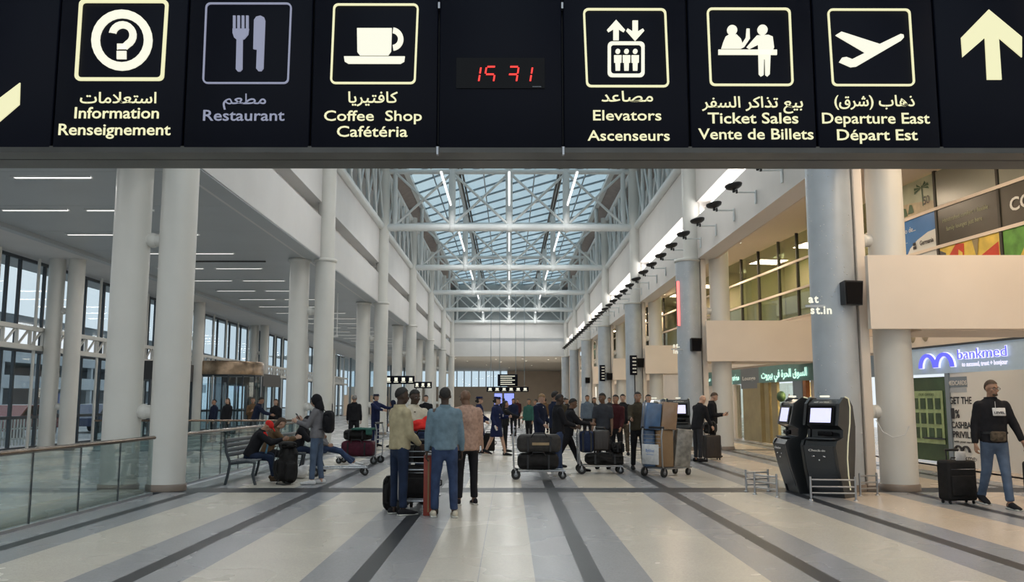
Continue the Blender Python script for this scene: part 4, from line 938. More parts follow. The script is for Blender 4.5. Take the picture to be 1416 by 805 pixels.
SKIN = {'dark': (.055, .03, .02), 'brown': (.16, .085, .05), 'tan': (.36, .20, .13), 'light': (.52, .32, .23)}
for k, c in SKIN.items(): mat('skin_' + k, c, .5, var=.08, scale=20)
def cloth(nm, c, var=.12, rough=.85, scale=14): mat(nm, c, rough, var=var, scale=scale, bump=.25, spec=.2); return nm
HAIR = {'black': (.012, .010, .009), 'brown': (.06, .035, .02), 'fair': (.25, .15, .07), 'grey': (.20, .19, .18)}
for k, c in HAIR.items(): mat('hair_' + k, c, .7, var=.3, scale=40, bump=.4)
PN = [0]
def person(label, loc, rz, H=1.75, skin='tan', hair='black', hs='short', top=('jacket', 'c_black'), bot=('trousers', 'c_black'), lean=0., head=(0, 0),
           aL=(5, 8, 15), aR=(5, 8, 15), lL=(0, 3, 0), lR=(0, 3, 0), shoes='c_black', sit=None, detail=1, female=False, shirt=None, extra=None, wide=1., group=None):
    """arm = (swing forward, out, elbow bend, [inward]); leg = (swing forward, out, knee bend); rz 0 looks away from the photographer"""
    PN[0] += 1; seed = PN[0]; s = H / 1.76
    t = thing('person', label, 'person', (loc[0], loc[1], loc[2] if len(loc) > 2 else 0), R(rz), group)
    V = Vector
    def dirv(sw, ab, sd): a, b = R(sw), R(ab); return V((sd * math.sin(b), math.sin(a) * math.cos(b), -math.cos(a) * math.cos(b)))
    J = {}
    for sd, L in ((-1, lL), (1, lR)):
        hip = V((sd * .088, 0, -.03)); k = hip + dirv(L[0], L[1], sd) * .425; an = k + dirv(L[0] - L[2], L[1] * .4, sd) * .415
        J[sd] = [hip, k, an, L[0] - L[2]]
    if sit is None: pz_ = -min(J[-1][2].z, J[1][2].z) + .082
    else: pz_ = sit / s
    lo = R(lean); up = V((0, math.sin(lo), math.cos(lo))); fw = V((0, math.cos(lo), -math.sin(lo)))
    P = V((0, 0, pz_))
    def T(x, y, z): return P + V((x, 0, 0)) + fw * y + up * z      # torso frame from the pelvis
    sw_ = (.148 if female else .166) * wide; hipw = .16 if female else .15; waist = (.125 if female else .145) * wide
    S_ = lambda v: v * s
    b = MB()
    levels = [(-.04, .120, .080), (0, hipw - .025, .085), (.10, (waist + hipw) / 2 - .022, .083), (.20, waist - .012, .082), (.32, .145 * wide, .10), (.42, .158 * wide, .105), (.475, .135 * wide, .08), (.51, .075, .06)]
    b.solid([S_(T(0, 0, z)) for z, _, _ in levels], [(a * s, c * s) for _, a, c in levels], side=(1, 0, 0), n=20)
    hp, hy = head
    nk0 = T(0, -.005, .50); hc0 = T(0, .0, .56) ; hm = Matrix.Rotation(R(hy), 3, 'Z') @ Matrix.Rotation(R(-hp - lean * .6), 3, 'X')
    hc = hc0 + hm @ V((0, .02, .115)); b.solid([S_(nk0), S_(hc0), S_(hc0 + hm @ V((0, .008, .06)))], [.06 * s, .052 * s, .054 * s], n=14)
    # head: skull, jaw, nose, brow, lips, ears
    def hv(x, y, z): return S_(hc + hm @ V((x, y, z)))
    b.ell(hv(0, -.008, .022), (.074 * s, .092 * s, .092 * s), hm, 20, 14); b.ell(hv(0, .014, -.04), (.056 * s, .070 * s, .072 * s), hm, 16, 10); b.ell(hv(0, .045, -.082), (.032 * s, .032 * s, .024 * s), hm, 12, 8)
    b.solid([hv(0, .082, .012), hv(0, .100, -.022), hv(0, .098, -.032)], [.009 * s, .014 * s, .012 * s], n=8)
    b.ell(hv(0, .078, .026), (.045 * s, .012 * s, .010 * s), hm, 12, 6); b.ell(hv(0, .083, -.058), (.022 * s, .009 * s, .010 * s), hm, 10, 6)
    for sd in (-1, 1): b.ell(hv(sd * .077, -.008, -.005), (.010 * s, .020 * s, .030 * s), hm, 10, 8); b.ell(hv(sd * .04, .06, -.02), (.022 * s, .02 * s, .02 * s), hm, 10, 6)
    arms = {}
    vox = (.0085 if detail == 2 else .013 if detail == 1 else .019) * s
    for sd, A in ((-1, aL), (1, aR)):
        sh = T(sd * sw_, 0, .442); inw = A[3] if len(A) > 3 else 0
        d1 = dirv(A[0] + lean * .5, A[1], sd); el = sh + d1 * .285
        d2 = dirv(A[0] + lean * .5 + A[2], A[1] * .4 - inw, sd); wr = el + d2 * .245
        arms[sd] = (sh, el, wr, d2)
        b.solid([S_(T(sd * sw_ * .6, 0, .455)), S_(sh)], [.06 * s, .058 * s], n=12); b.solid([S_(sh), S_(sh.lerp(el, .5)), S_(el)], [.052 * s, .045 * s, .038 * s], n=12)
        b.solid([S_(el), S_(el.lerp(wr, .35)), S_(wr)], [.038 * s, .036 * s, .025 * s], n=12)
        # hand: palm, four unequal curled fingers, thumb from the side
        d2 = d2.normalized(); sv = V((0, 1, 0)) if abs(d2.y) < .8 else V((0, 0, 1)); bn = (sv - d2 * sv.dot(d2)).normalized(); pn = d2.cross(bn) * 1.0
        if pn.x * sd > 0: pn = -pn                                  # the palm looks inward
        pc = wr + d2 * .045; b.solid([S_(wr), S_(pc), S_(wr + d2 * .085)], [(.028 * s, .019 * s), (.038 * s, .016 * s), (.038 * s, .014 * s)], side=bn, n=12)
        fr = .0085 if detail == 2 else .0095
        for j, (o_, l_) in enumerate(((.029, .068), (.010, .076), (-.010, .071), (-.028, .056))):
            p0 = wr + d2 * .08 + bn * o_; p1 = p0 + (d2 * .92 + pn * .25) * l_ * .45; p2 = p1 + (d2 * .6 + pn * .75) * l_ * .33; p3 = p2 + (d2 * .2 + pn * .95) * l_ * .25
            b.solid([S_(p0), S_(p1), S_(p2), S_(p3)], [fr * s, fr * .95 * s, fr * .9 * s, fr * .8 * s], n=8)
        th = wr + d2 * .03 + bn * .03; b.solid([S_(th), S_(th + d2 * .03 + bn * .022 + pn * .01), S_(th + d2 * .058 + bn * .024 + pn * .022)], [.012 * s, .0105 * s, .009 * s], n=8)
    for sd in (-1, 1):
        h, k, an, sl = J[sd]; h, k, an = h + P, k + P, an + P
        b.solid([S_(h), S_(h.lerp(k, .5)), S_(k)], [.078 * s, .068 * s, .055 * s], n=14); b.solid([S_(k), S_(k.lerp(an, .35)), S_(an)], [.053 * s, .052 * s, .034 * s], n=12)
        f_ = V((0, math.cos(R(sl * .5)), -math.sin(-R(sl * .5)) * 0)); b.solid([S_(an - V((0, .02, .03))), S_(an + V((sd * .012, .13, -.045)))], [.034 * s, .030 * s], n=10)
        J[sd] = [h, k, an, sl]
    solidify(b, 'body', 'skin_' + skin, t, vox, 2 if detail == 2 else 2)
    # shoes
    for sd in (-1, 1):
        h, k, an, sl = J[sd]; z0 = an.z - .082
        m = MB(); tl = max(-.5, min(.0, math.sin(R(sl)) * .6)); pr = [(-.055, .045, .035, .045), (0, .052, .044, .052), (.07, .040, .050, .040), (.15, .030, .050, .030), (.205, .024, .036, .024)]
        m.solid([S_(V((an.x + sd * .012, an.y + y_, z0 + z_ + (max(0, -tl) * (.2 - y_) if sl < -15 else 0)))) for y_, z_, a_, c_ in pr], [(a_ * s, c_ * s) for y_, z_, a_, c_ in pr], side=(1, 0, 0), n=12)
        q = m.build('shoe', shoes, t)
    # lower garment
    kind, bm_ = bot
    g = MB()
    if kind in ('trousers', 'jeans'):
        g.solid([S_(T(0, 0, -.09)), S_(T(0, 0, 0)), S_(T(0, 0, .12))], [((hipw - .01) * s, .10 * s), ((hipw + .004) * s, .112 * s), ((waist + .008) * s, .10 * s)], side=(1, 0, 0), n=20)
        for sd in (-1, 1):
            h, k, an, sl = J[sd]; g.solid([S_(h), S_(h.lerp(k, .5)), S_(k)], [.094 * s, .081 * s, .067 * s], n=14); g.solid([S_(k), S_(k.lerp(an, .45)), S_(an + V((0, 0, .02)))], [.066 * s, .060 * s, .056 * s], n=14, flat=True); g.ell(S_(k), (.067 * s,) * 3)
        solidify(g, 'trousers', bm_, t, .016 * s if detail else .022 * s, 3, .006, seed)
    elif kind == 'skirt':
        g.solid([S_(T(0, 0, .12)), S_(T(0, 0, 0)), S_(P + V((0, .01, -.2))), S_(P + V((0, .01, -.38)))], [((waist + .01) * s, .10 * s), ((hipw + .01) * s, .115 * s), (.18 * s, .14 * s), (.21 * s, .16 * s)], side=(1, 0, 0), n=20, flat=True)
        solidify(g, 'skirt', bm_, t, .018 * s, 2, .006, seed)
    # upper garment
    kind, tm = top; g = MB(); ex = {'tee': .010, 'shirt': .010, 'jacket': .018, 'coat': .022, 'puffer': .032, 'suit': .014}[kind]
    hem = {'tee': -.04, 'shirt': -.055, 'jacket': -.06, 'coat': -.38, 'puffer': -.14, 'suit': -.13}[kind]
    lv = [(.55, .06, .05), (.515, .105 * wide, .07), (.485, .145 * wide, .088), (.42, .163 * wide, .110), (.32, .162 * wide, .118), (.20, waist + .012, .105), (.08, (waist + hipw) / 2 + .012, .112), (hem if hem > -.2 else -.06, hipw + .012, .12)]
    pts = [T(0, 0, z) for z, _, _ in lv]; rd = [((a + ex) * s, (c + ex) * s) for _, a, c in lv]; rd[0] = (.064 * s, .06 * s)
    if hem <= -.2 and sit is None: pts += [P + V((0, .0, -.22)), P + V((0, .0, hem))]; rd += [(.21 * s, .165 * s), (.235 * s, .185 * s)]
    g.solid([S_(p) for p in pts], rd, side=(1, 0, 0), n=22, flat=True)
    for sd in (-1, 1):
        sh, el, wr, d2 = arms[sd]; g.solid([S_(T(sd * sw_ * .5, 0, .452)), S_(sh)], [(.052 + ex * .6) * s, (.050 + ex * .8) * s], n=14)
        if kind == 'tee': g.solid([S_(sh), S_(sh.lerp(el, .7))], [(.060 + ex) * s, (.055 + ex) * s], n=14)
        else:
            g.solid([S_(sh), S_(sh.lerp(el, .5)), S_(el)], [(.054 + ex) * s, (.048 + ex) * s, (.043 + ex * .9) * s], n=14)
            g.solid([S_(el), S_(el.lerp(wr, .4)), S_(el.lerp(wr, .97))], [(.042 + ex * .9) * s, (.040 + ex * .8) * s, (.031 + ex * .6) * s], n=14, flat=True); g.ell(S_(el), ((.044 + ex * .9) * s,) * 3)
    solidify(g, {'tee': 'tee_shirt', 'shirt': 'shirt', 'jacket': 'jacket', 'coat': 'coat', 'puffer': 'padded_jacket', 'suit': 'suit_jacket'}[kind], tm, t, .015 * s if detail else .022 * s, 3, .009 if kind != 'tee' else .006, seed + 50)
    # collar
    cm = hm
    if kind in ('jacket', 'suit', 'shirt', 'coat', 'puffer'):
        c0, c1 = T(0, -.01, .515), T(0, -.012, .56); w_ = .078 if kind in ('shirt', 'suit') else .088
        MB().loft([S_(c0), S_(c1)], [(w_ * 1.1 * s, w_ * s), (w_ * .92 * s, w_ * .85 * s)], side=(1, 0, 0), n=20, cap=False).build('collar', shirt if (shirt and kind == 'suit') else tm, t)
    if shirt:
        MB().solid([S_(T(0, .105 + ex * .6, .28)), S_(T(0, .088 + ex * .6, .44)), S_(T(0, .055, .515))], [(.022 * s, .012 * s), (.045 * s, .018 * s), (.05 * s, .02 * s)], side=(1, 0, 0), n=12).build('shirt_front', shirt, t)
    # hair or headwear
    hmz = 'hair_' + hair if hair in HAIR else hair
    if hs in ('short', 'crop', 'long', 'bun'):
        k_ = {'short': .009, 'crop': .006, 'long': .016, 'bun': .010}[hs]; m = MB(); cut = .30 if hs != 'long' else .3
        vs = []; nu, nv = 22, 12; cx = hc + hm @ V((0, -.012, .026))
        rx, ry, rz_ = .076 + k_, .093 + k_, .093 + k_
        for j in range(nv + 1):
            for i in range(nu):
                a = 2 * math.pi * i / nu; ca, sa = math.cos(a), math.sin(a)
                # the hairline: high at the forehead, low at the nape
                low = R(62) if sa > .35 else R(62 + (0.35 - sa) / 1.35 * 62); tt = low * j / nv
                jt = 1 + .025 * noise.noise(V((ca * 3, sa * 3, tt * 4 + seed)))
                vs.append(S_(cx + hm @ V((rx * math.sin(tt) * ca * jt, ry * math.sin(tt) * sa * jt, rz_ * math.cos(tt) * jt))))
        fs = [(j * nu + i, j * nu + (i + 1) % nu, (j + 1) * nu + (i + 1) % nu, (j + 1) * nu + i) for j in range(nv) for i in range(nu)]
        m.add(vs, fs, True)
        if hs == 'long': m.solid([hv(0, -.05, .03), hv(0, -.075, -.06), S_(T(0, -.105, .42)), S_(T(0, -.11, .34))], [(.08 * s, .05 * s), (.09 * s, .05 * s), (.085 * s, .035 * s), (.05 * s, .02 * s)], side=(1, 0, 0), n=14)
        if hs == 'bun': m.ell(hv(0, -.105, .04), (.04 * s, .035 * s, .04 * s))
        m.build('hair', hmz, t)
    elif hs == 'bald':
        pass
    elif hs in ('cap', 'beanie', 'hood', 'pillbox'):
        m = MB()
        if hs == 'pillbox':
            u = hm @ V((0, 0, 1)); c_ = hc + hm @ V((0, -.01, .06)); m.loft([S_(c_), S_(c_ + u * .055), S_(c_ + u * .06)], [(.088 * s, .100 * s), (.09 * s, .10 * s), (.08 * s, .09 * s)], side=hm @ V((1, 0, 0)), n=20); m.loft([S_(c_), S_(c_ + u * .012)], [(.115 * s, .13 * s)] * 2, side=hm @ V((1, 0, 0)), n=20)
            m.build('hat', hmz, t); MB().ell(hv(0, -.05, .0), (.078 * s, .06 * s, .085 * s), hm).ell(hv(0, -.11, -.02), (.035 * s,) * 3).build('hair', 'hair_black', t)
        elif hs == 'cap':
            vs = []; m.ell(hv(0, -.012, .05), (.086 * s, .103 * s, .082 * s), hm, 20, 12); m.rbox(hv(0, .125, .045), (.13 * s, .09 * s, .012 * s), .02 * s, 2, rot=(hm @ Matrix.Rotation(R(-12), 3, 'X')).to_euler()); m.build('cap', hmz, t)
        elif hs == 'beanie': m.ell(hv(0, -.012, .04), (.088 * s, .105 * s, .092 * s), hm, 20, 12).build('beanie', hmz, t)
        else: m.ell(hv(0, -.03, .015), (.10 * s, .11 * s, .125 * s), hm, 20, 12).solid([hv(0, -.05, -.04), S_(T(0, -.04, .52))], [(.09 * s, .09 * s), (.12 * s, .09 * s)], side=(1, 0, 0), n=14).build('headscarf', hmz, t)
    # eyes and mouth
    if detail:
        for sd in (-1, 1):
            MB().ell(hv(sd * .030, .081, .006), (.013 * s, .006 * s, .0065 * s), hm, 10, 6).build('eye', 'eye_white', t); MB().ell(hv(sd * .030, .0865, .006), (.0055 * s, .003 * s, .0055 * s), hm, 8, 6).build('pupil', 'black_plastic', t)
            MB().ell(hv(sd * .030, .088, .030), (.019 * s, .004 * s, .004 * s), hm, 8, 5).build('eyebrow', 'hair_' + (hair if hair in HAIR else 'black'), t)
        MB().ell(hv(0, .0905, -.060), (.020 * s, .004 * s, .004 * s), hm, 8, 5).build('mouth', 'lip', t)
    if extra: extra(t, s, T, hv, hm, arms, S_, P)
    return t
mat('eye_white', (.6, .58, .55), .3); mat('lip', (.25, .08, .07), .5)
cloth('c_black', (.014, .014, .017)); cloth('c_charcoal', (.035, .036, .042)); cloth('c_navy', (.014, .02, .065)); cloth('c_darknavy', (.012, .017, .04)); cloth('c_beige', (.42, .36, .23)); cloth('c_cream', (.55, .50, .40))
cloth('c_denim_shirt', (.15, .22, .27), .15); cloth('c_jeans', (.035, .055, .115), .35, scale=6); cloth('c_jeans_dark', (.016, .026, .055), .3, scale=6); cloth('c_jeans_light', (.085, .12, .185), .25, scale=6)
cloth('c_pink', (.40, .26, .20), .25, scale=22); cloth('c_grey', (.17, .165, .175)); cloth('c_red', (.62, .03, .025)); cloth('c_white', (.62, .62, .62)); cloth('c_maroon', (.05, .012, .015)); cloth('c_green', (.035, .11, .09))
cloth('c_camo', (.09, .07, .05), .5, scale=18); cloth('c_brown', (.12, .075, .04)); cloth('c_lightblue', (.11, .14, .18)); cloth('c_shoe_brown', (.08, .05, .03)); cloth('c_greytee', (.045, .048, .058)); cloth('c_sole', (.5, .5, .46)); cloth('c_stocking', (.10, .06, .05))
cloth('c_olive', (.05, .042, .028)); cloth('c_blue_scarf', (.10, .25, .38))

def soles(t, s, *a):
    for sh in [c for c in t.children if c.name.startswith('shoe')]:
        xs = [v.co for v in sh.data.vertices]; x = sum(v.x for v in xs) / len(xs); y = (min(v.y for v in xs) + max(v.y for v in xs)) / 2; z = min(v.z for v in xs)
        MB().rbox((x, y, z + .012), (.085 * s, (max(v.y for v in xs) - min(v.y for v in xs)) * .98, .026), .012, 2).build('sole', 'c_sole', t)
# the group in front
person('man in a beige jacket and dark jeans turned to the group around the cart', (-1.56, 12.55), -52, 1.80, 'dark', 'black', 'short', ('jacket', 'c_beige'), ('jeans', 'c_jeans_dark'), head=(5, -10), aL=(4, 6, 12), aR=(8, 8, 40, 10), shoes='c_black', detail=2, extra=soles)
person('man in a light denim shirt and blue jeans seen from behind', (-.90, 12.3), 8, 1.80, 'dark', 'black', 'crop', ('shirt', 'c_denim_shirt'), ('jeans', 'c_jeans'), aL=(2, 9, 8), aR=(3, 9, 12), lL=(3, 4, 2), lR=(-3, 4, 2), shoes='c_cream', detail=2, extra=soles, wide=1.08)
person('shaven-headed man in a pinkish padded jacket and black trousers', (-.66, 13.75), 14, 1.79, 'brown', 'black', 'bald', ('puffer', 'c_pink'), ('trousers', 'c_black'), head=(12, 30), aL=(10, 6, 35, 10), aR=(4, 6, 15), detail=2, extra=soles)
person('dark-skinned man in a cream jacket and patterned shirt facing the group', (-1.52, 13.95), 200, 1.79, 'dark', 'black', 'short', ('jacket', 'c_cream'), ('jeans', 'c_jeans_dark'), head=(8, 20), shirt='c_camo', aR=(25, 5, 45, 20), aL=(12, 6, 35, 10), detail=1)
# man with suitcase on the right
def rman(t, s, T, hv, hm, arms, S_, P):
    soles(t, s)
    MB().rbox(S_(T(-.02, .155, .36)), (.20, .02, .12), .008, 1, rot=Euler((R(8), 0, R(4)))).build('chest_print', 'c_white', t)
    text('LEVEL', S_(T(-.02, .170, .335)), .045, 'black_print', t, (R(82), 0, R(184)), width=.16, bold=.03).name = 'print_lettering'
    MB().rbox(S_(T(.02, .165, .03)), (.22, .09, .15), .03, 2).build('waist_bag', 'c_camo', t)
    MB().loft([S_(T(0, 0, .06)), S_(T(0, 0, .09))], [((.19) * s, .155 * s)] * 2, side=(1, 0, 0), n=24).build('bag_strap', 'black_plastic', t)
    for sd in (-1, 1):
        g = MB(); c = hv(sd * .031, .100, .006); u = hm @ Vector((1, 0, 0)); w = hm @ Vector((0, 0, 1)); L = [c + (u * math.cos(a) * .025 + w * math.sin(a) * .018) * s for a in [2 * math.pi * k / 12 for k in range(13)]]
        g.loft(L, [.0025] * 13, n=6, cap=False); g.cyl(hv(sd * .055, .098, .01), hv(sd * .08, 0, .01), .002, n=6); g.build('glasses_rim', 'black_plastic', t)
    MB().cyl(hv(-.008, .103, .01), hv(.008, .103, .01), .002, n=6).build('glasses_bridge', 'black_plastic', t)
    MB().ell(hv(0, .066, -.078), (.036 * s, .032 * s, .022 * s), hm).build('stubble', 'hair_brown', t)
    MB().cyl(S_(T(.02, .142, .50)), S_(T(.03, .165, .38)), .004, n=6).build('drawstring', 'c_white', t)
person('man in black hooded top, glasses and faded jeans walking with a black suitcase', (7.34, 13.3), 178, 1.94, 'tan', 'brown', 'crop', ('jacket', 'c_black'), ('jeans', 'c_jeans_light'), aL=(10, 20, 16), aR=(-4, 12, 12), lL=(12, 0, 4), lR=(-8, 1, 18), head=(4, 12), shirt='c_cream', detail=2, extra=rman, wide=1.06)
# seated on the bench
def scarf(t, s, T, hv, hm, arms, S_, P):
    MB().solid([S_(T(-.08, .06, .50)), S_(T(.0, .12, .46)), S_(T(.08, .06, .50))], [.04 * s] * 3, n=10).build('red_scarf', 'c_red', t)
    MB().solid([S_(T(.02, .17, .42)), S_(T(.06, .24, .30)), S_(T(.08, .28, .16))], [(.05 * s, .02 * s)] * 3, side=(1, 0, 0), n=10).build('blue_scarf', 'c_blue_scarf', t)
person('person in a red cap and black coat bent forward on the bench', (-5.12, 17.45), -78, 1.66, 'tan', 'c_red', 'cap', ('coat', 'c_black'), ('jeans', 'c_jeans_dark'), lean=26, head=(32, 0), aL=(42, 4, 50, 10), aR=(42, 4, 50, 10), lL=(88, 5, 82), lR=(84, 5, 72), sit=.55, shoes='c_shoe_brown', detail=1, extra=scarf)
person('long-haired person in a dark brown jacket seated beyond the red cap', (-5.05, 18.35), -70, 1.68, 'light', 'brown', 'long', ('jacket', 'c_brown'), ('trousers', 'c_black'), lean=22, head=(25, -5), aL=(38, 4, 55, 10), aR=(38, 4, 55, 10), lL=(86, 5, 80), lR=(86, 5, 80), sit=.55)
def phone(t, s, T, hv, hm, arms, S_, P):
    sh, el, wr, d2 = arms[1]; MB().rbox(S_(wr + d2 * .1 + Vector((0, 0, .03))), (.07, .012, .14), .006, 1, rot=Euler((R(-40), 0, 0))).build('phone', 'black_gloss', t)
def bpack(m, w=.30, h=.46):
    def f(t, s, T, hv, hm, arms, S_, P):
        MB().rbox(S_(T(0, -.235, .26)), (w, .19, h), .06, 3, bulge=.3).build('backpack', m, t)
        for sd in (-1, 1): MB().loft([S_(T(sd * .1, -.15, .45)), S_(T(sd * .1, -.03, .545)), S_(T(sd * .1, .115, .44)), S_(T(sd * .115, .14, .3)), S_(T(sd * .13, .02, .12)), S_(T(sd * .1, -.15, .12))], [(.022, .006)] * 6, side=(1, 0, 0), n=8).build('strap', m, t)
    return f
def both(*fs): return lambda *a: [f(*a) for f in fs]
person('person in a grey hooded jacket and black headscarf looking at a phone', (-3.72, 17.05), 82, 1.73, 'light', 'c_black', 'hood', ('jacket', 'c_grey'), ('jeans', 'c_jeans_light'), head=(16, 0), aL=(28, 5, 80, 8), aR=(30, 5, 85, 12), lL=(4, 3, 2), lR=(-3, 3, 3), shoes='c_white', detail=2, extra=both(phone, bpack('c_black', .3, .44)), female=True)
person('person in a grey jacket and jeans leaning back on the far bench, legs out', (-4.35, 20.6), -80, 1.72, 'tan', 'black', 'short', ('jacket', 'c_grey'), ('jeans', 'c_jeans'), lean=-18, head=(20, 0), aL=(20, 6, 50, 8), aR=(20, 6, 50, 8), lL=(74, 4, 20), lR=(78, 8, 35), sit=.55, shoes='c_white')
person('person in a black coat huddled on the near end of the far bench', (-4.75, 19.7), -95, 1.66, 'tan', 'c_black', 'hood', ('coat', 'c_black'), ('jeans', 'c_jeans_dark'), lean=20, head=(20, 0), aL=(30, 4, 60, 10), aR=(30, 4, 60, 10), lL=(85, 4, 80), lR=(85, 4, 80), sit=.55)
# middle group
def tie(t, s, T, hv, hm, arms, S_, P): MB().loft([S_(T(0, .150, .50)), S_(T(0, .172, .3))], [(.012, .005), (.026, .005)], side=(1, 0, 0), n=6).build('tie', 'c_black', t)
def crewx(t, s, T, hv, hm, arms, S_, P):
    for z in (.18, .28): MB().ell(S_(T(.10, .16, z)), (.018, .012, .018)).build('button', 'chrome', t)
    MB().rbox(S_(T(-.10, .165, .24)), (.05, .015, .08), .01, 1).build('white_badge', 'c_white', t)
def glove(sd):
    def f(t, s, T, hv, hm, arms, S_, P): sh, el, wr, d2 = arms[sd]; MB().solid([S_(wr), S_(wr + d2 * .07), S_(wr + d2 * .13)], [(.034 * s, .026 * s)] * 2 + [(.03 * s, .02 * s)], n=10).build('white_glove', 'c_white', t)
    return f
person('woman in a navy uniform coat and brimmed hat nearest the baggage, striding right', (-.37, 25.9), -118, 1.76, 'light', 'c_navy', 'pillbox', ('coat', 'c_navy'), ('skirt', 'c_navy'), female=True, head=(5, 20), aL=(25, 10, 70, 20), aR=(-5, 12, 30), lL=(18, 2, 4), lR=(-16, 2, 12), extra=both(crewx, glove(1)))
person('woman in a navy uniform coat and pillbox hat beside the shaven-headed man', (-.92, 26.8), -100, 1.74, 'light', 'c_navy', 'pillbox', ('coat', 'c_navy'), ('skirt', 'c_navy'), female=True, head=(0, 10), aL=(15, 10, 50, 10), aR=(8, 10, 50), lL=(8, 2, 2), lR=(-6, 2, 8), extra=both(crewx, glove(-1)))
person('small woman in black with dark hair behind the first baggage cart', (-.12, 27.8), -85, 1.60, 'tan', 'black', 'long', ('jacket', 'c_black'), ('trousers', 'c_black'), female=True, aL=(55, 4, 20), aR=(60, 4, 15))
person('man in a dark suit, white shirt and tie facing the camera past the cream jacket', (-2.85, 30), 175, 1.80, 'light', 'black', 'short', ('suit', 'c_black'), ('trousers', 'c_black'), shirt='c_white', extra=tie)
person('fair-haired man in a navy suit behind the two stacked holdalls', (.78, 22.4), -125, 1.80, 'light', 'fair', 'short', ('suit', 'c_darknavy'), ('trousers', 'c_darknavy'), shirt='c_white', head=(25, -5), aL=(12, 5, 40), aR=(14, 5, 40), detail=1, wide=1.08)
person('tall dark-haired man in a dark jacket glimpsed behind the black-jacketed pair', (1.12, 21.3), -60, 1.84, 'tan', 'black', 'short', ('jacket', 'c_darknavy'), ('trousers', 'c_black'), aL=(10, 5, 30))
person('man in a black jacket, blue jeans and white trainers between the two carts', (1.06, 18.95), -80, 1.76, 'dark', 'black', 'short', ('jacket', 'c_black'), ('jeans', 'c_jeans'), head=(10, 0), aL=(20, 5, 50, 5), aR=(25, 5, 45, 5), lL=(6, 3, 2), lR=(-4, 3, 2), shoes='c_white', detail=2, extra=soles)
person('man in black pushing the second baggage cart with a long stride', (1.33, 19.9), -84, 1.74, 'brown', 'black', 'short', ('jacket', 'c_black'), ('trousers', 'c_black'), head=(12, 0), lean=8, aL=(38, 4, 42), aR=(38, 4, 42), lL=(24, 2, 2), lR=(-26, 2, 16), detail=1)
person('man in a charcoal T-shirt standing behind the second baggage cart', (2.24, 20.9), 165, 1.79, 'brown', 'black', 'short', ('tee', 'c_greytee'), ('trousers', 'c_black'), aL=(5, 8, 14), aR=(10, 8, 30), head=(5, -30), detail=1)
person('person in a maroon jacket next to the charcoal T-shirt', (2.72, 22.3), 150, 1.76, 'tan', 'black', 'short', ('jacket', 'c_maroon'), ('trousers', 'c_black'), aL=(8, 6, 30), aR=(10, 6, 40))
person('man in a black top and camouflage trousers facing the camera', (3.38, 26.0), 172, 1.80, 'light', 'black', 'short', ('jacket', 'c_black'), ('trousers', 'c_camo'), aL=(10, 6, 40, 10), aR=(10, 6, 40, 10), detail=1)
person('man in a dark olive jacket pushing the wrapped boxes from behind', (3.0, 20.4), 178, 1.82, 'tan', 'black', 'short', ('jacket', 'c_olive'), ('trousers', 'c_black'), aL=(35, 5, 50), aR=(35, 5, 50), lL=(8, 2, 2), lR=(-8, 2, 6), detail=1)
person('person in a light grey top and black trousers beside the wrapped boxes', (3.9, 24.5), 190, 1.78, 'light', 'black', 'short', ('jacket', 'c_grey'), ('trousers', 'c_black'))
# right group
person('shaven-headed man in a black coat bowing over his baggage by the kiosk', (5.0, 23.3), -60, 1.80, 'light', 'fair', 'bald', ('suit', 'c_black'), ('trousers', 'c_charcoal'), lean=13, head=(24, 0), aL=(6, 5, 22), aR=(6, 5, 22), lL=(4, 3, 4), lR=(-2, 3, 0), detail=1, wide=1.1)
person('bearded man in a black jacket reading his phone beside the dark suitcase', (5.80, 25.0), -110, 1.86, 'light', 'brown', 'short', ('jacket', 'c_black'), ('trousers', 'c_black'), head=(25, 10), aL=(12, 4, 85, 14), aR=(12, 4, 82, 14), detail=1, extra=phone)
# left aisle
person('man in black seen from behind beside the maroon luggage', (-5.3, 30.0), 8, 1.80, 'tan', 'grey', 'crop', ('jacket', 'c_black'), ('trousers', 'c_black'), aL=(5, 8, 25), aR=(5, 8, 25))
person('crew member in a dark blue uniform and cap reaching to the right', (-4.72, 31), -120, 1.84, 'light', 'c_darknavy', 'pillbox', ('jacket', 'c_navy'), ('trousers', 'c_navy'), aL=(70, 5, 12), aR=(60, 5, 20))
person('person in dark clothes with a hood next to the reaching crew member', (-4.05, 30.5), 100, 1.62, 'tan', 'c_darknavy', 'hood', ('jacket', 'c_darknavy'), ('trousers', 'c_black'))
person('man in black half hidden behind the second white inner column', (-6.75, 32.5), 150, 1.84, 'tan', 'black', 'short', ('jacket', 'c_black'), ('trousers', 'c_black'))
person('man in a dark jacket leaning over the glass rail near the revolving door', (-8.75, 30.2), -80, 1.76, 'tan', 'black', 'short', ('jacket', 'c_darknavy'), ('trousers', 'c_black'), lean=14, head=(15, 0), aL=(38, 5, 30), aR=(38, 5, 30))
person('long-haired woman in black at the rail beside the nearest left column', (-8.15, 30.6), 170, 1.66, 'light', 'brown', 'long', ('jacket', 'c_black'), ('trousers', 'c_black'), female=True)
person('person in black with a white collar before the revolving door', (-10.6, 33.0), 160, 1.70, 'light', 'brown', 'long', ('jacket', 'c_black'), ('trousers', 'c_black'), shirt='c_white', female=True)
person('dark figure left of the white collar before the revolving door', (-11.3, 33.6), 140, 1.66, 'tan', 'black', 'short', ('jacket', 'c_darknavy'), ('trousers', 'c_black'))
person('dark figure with folded arms right of the white collar', (-9.8, 33.5), 200, 1.72, 'tan', 'brown', 'short', ('jacket', 'c_brown'), ('trousers', 'c_black'), aL=(20, 5, 95, 30), aR=(20, 5, 95, 30))
person('lone dark figure at the left edge of the revolving door', (-12.2, 32.0), 175, 1.78, 'tan', 'black', 'short', ('coat', 'c_black'), ('trousers', 'c_black'))
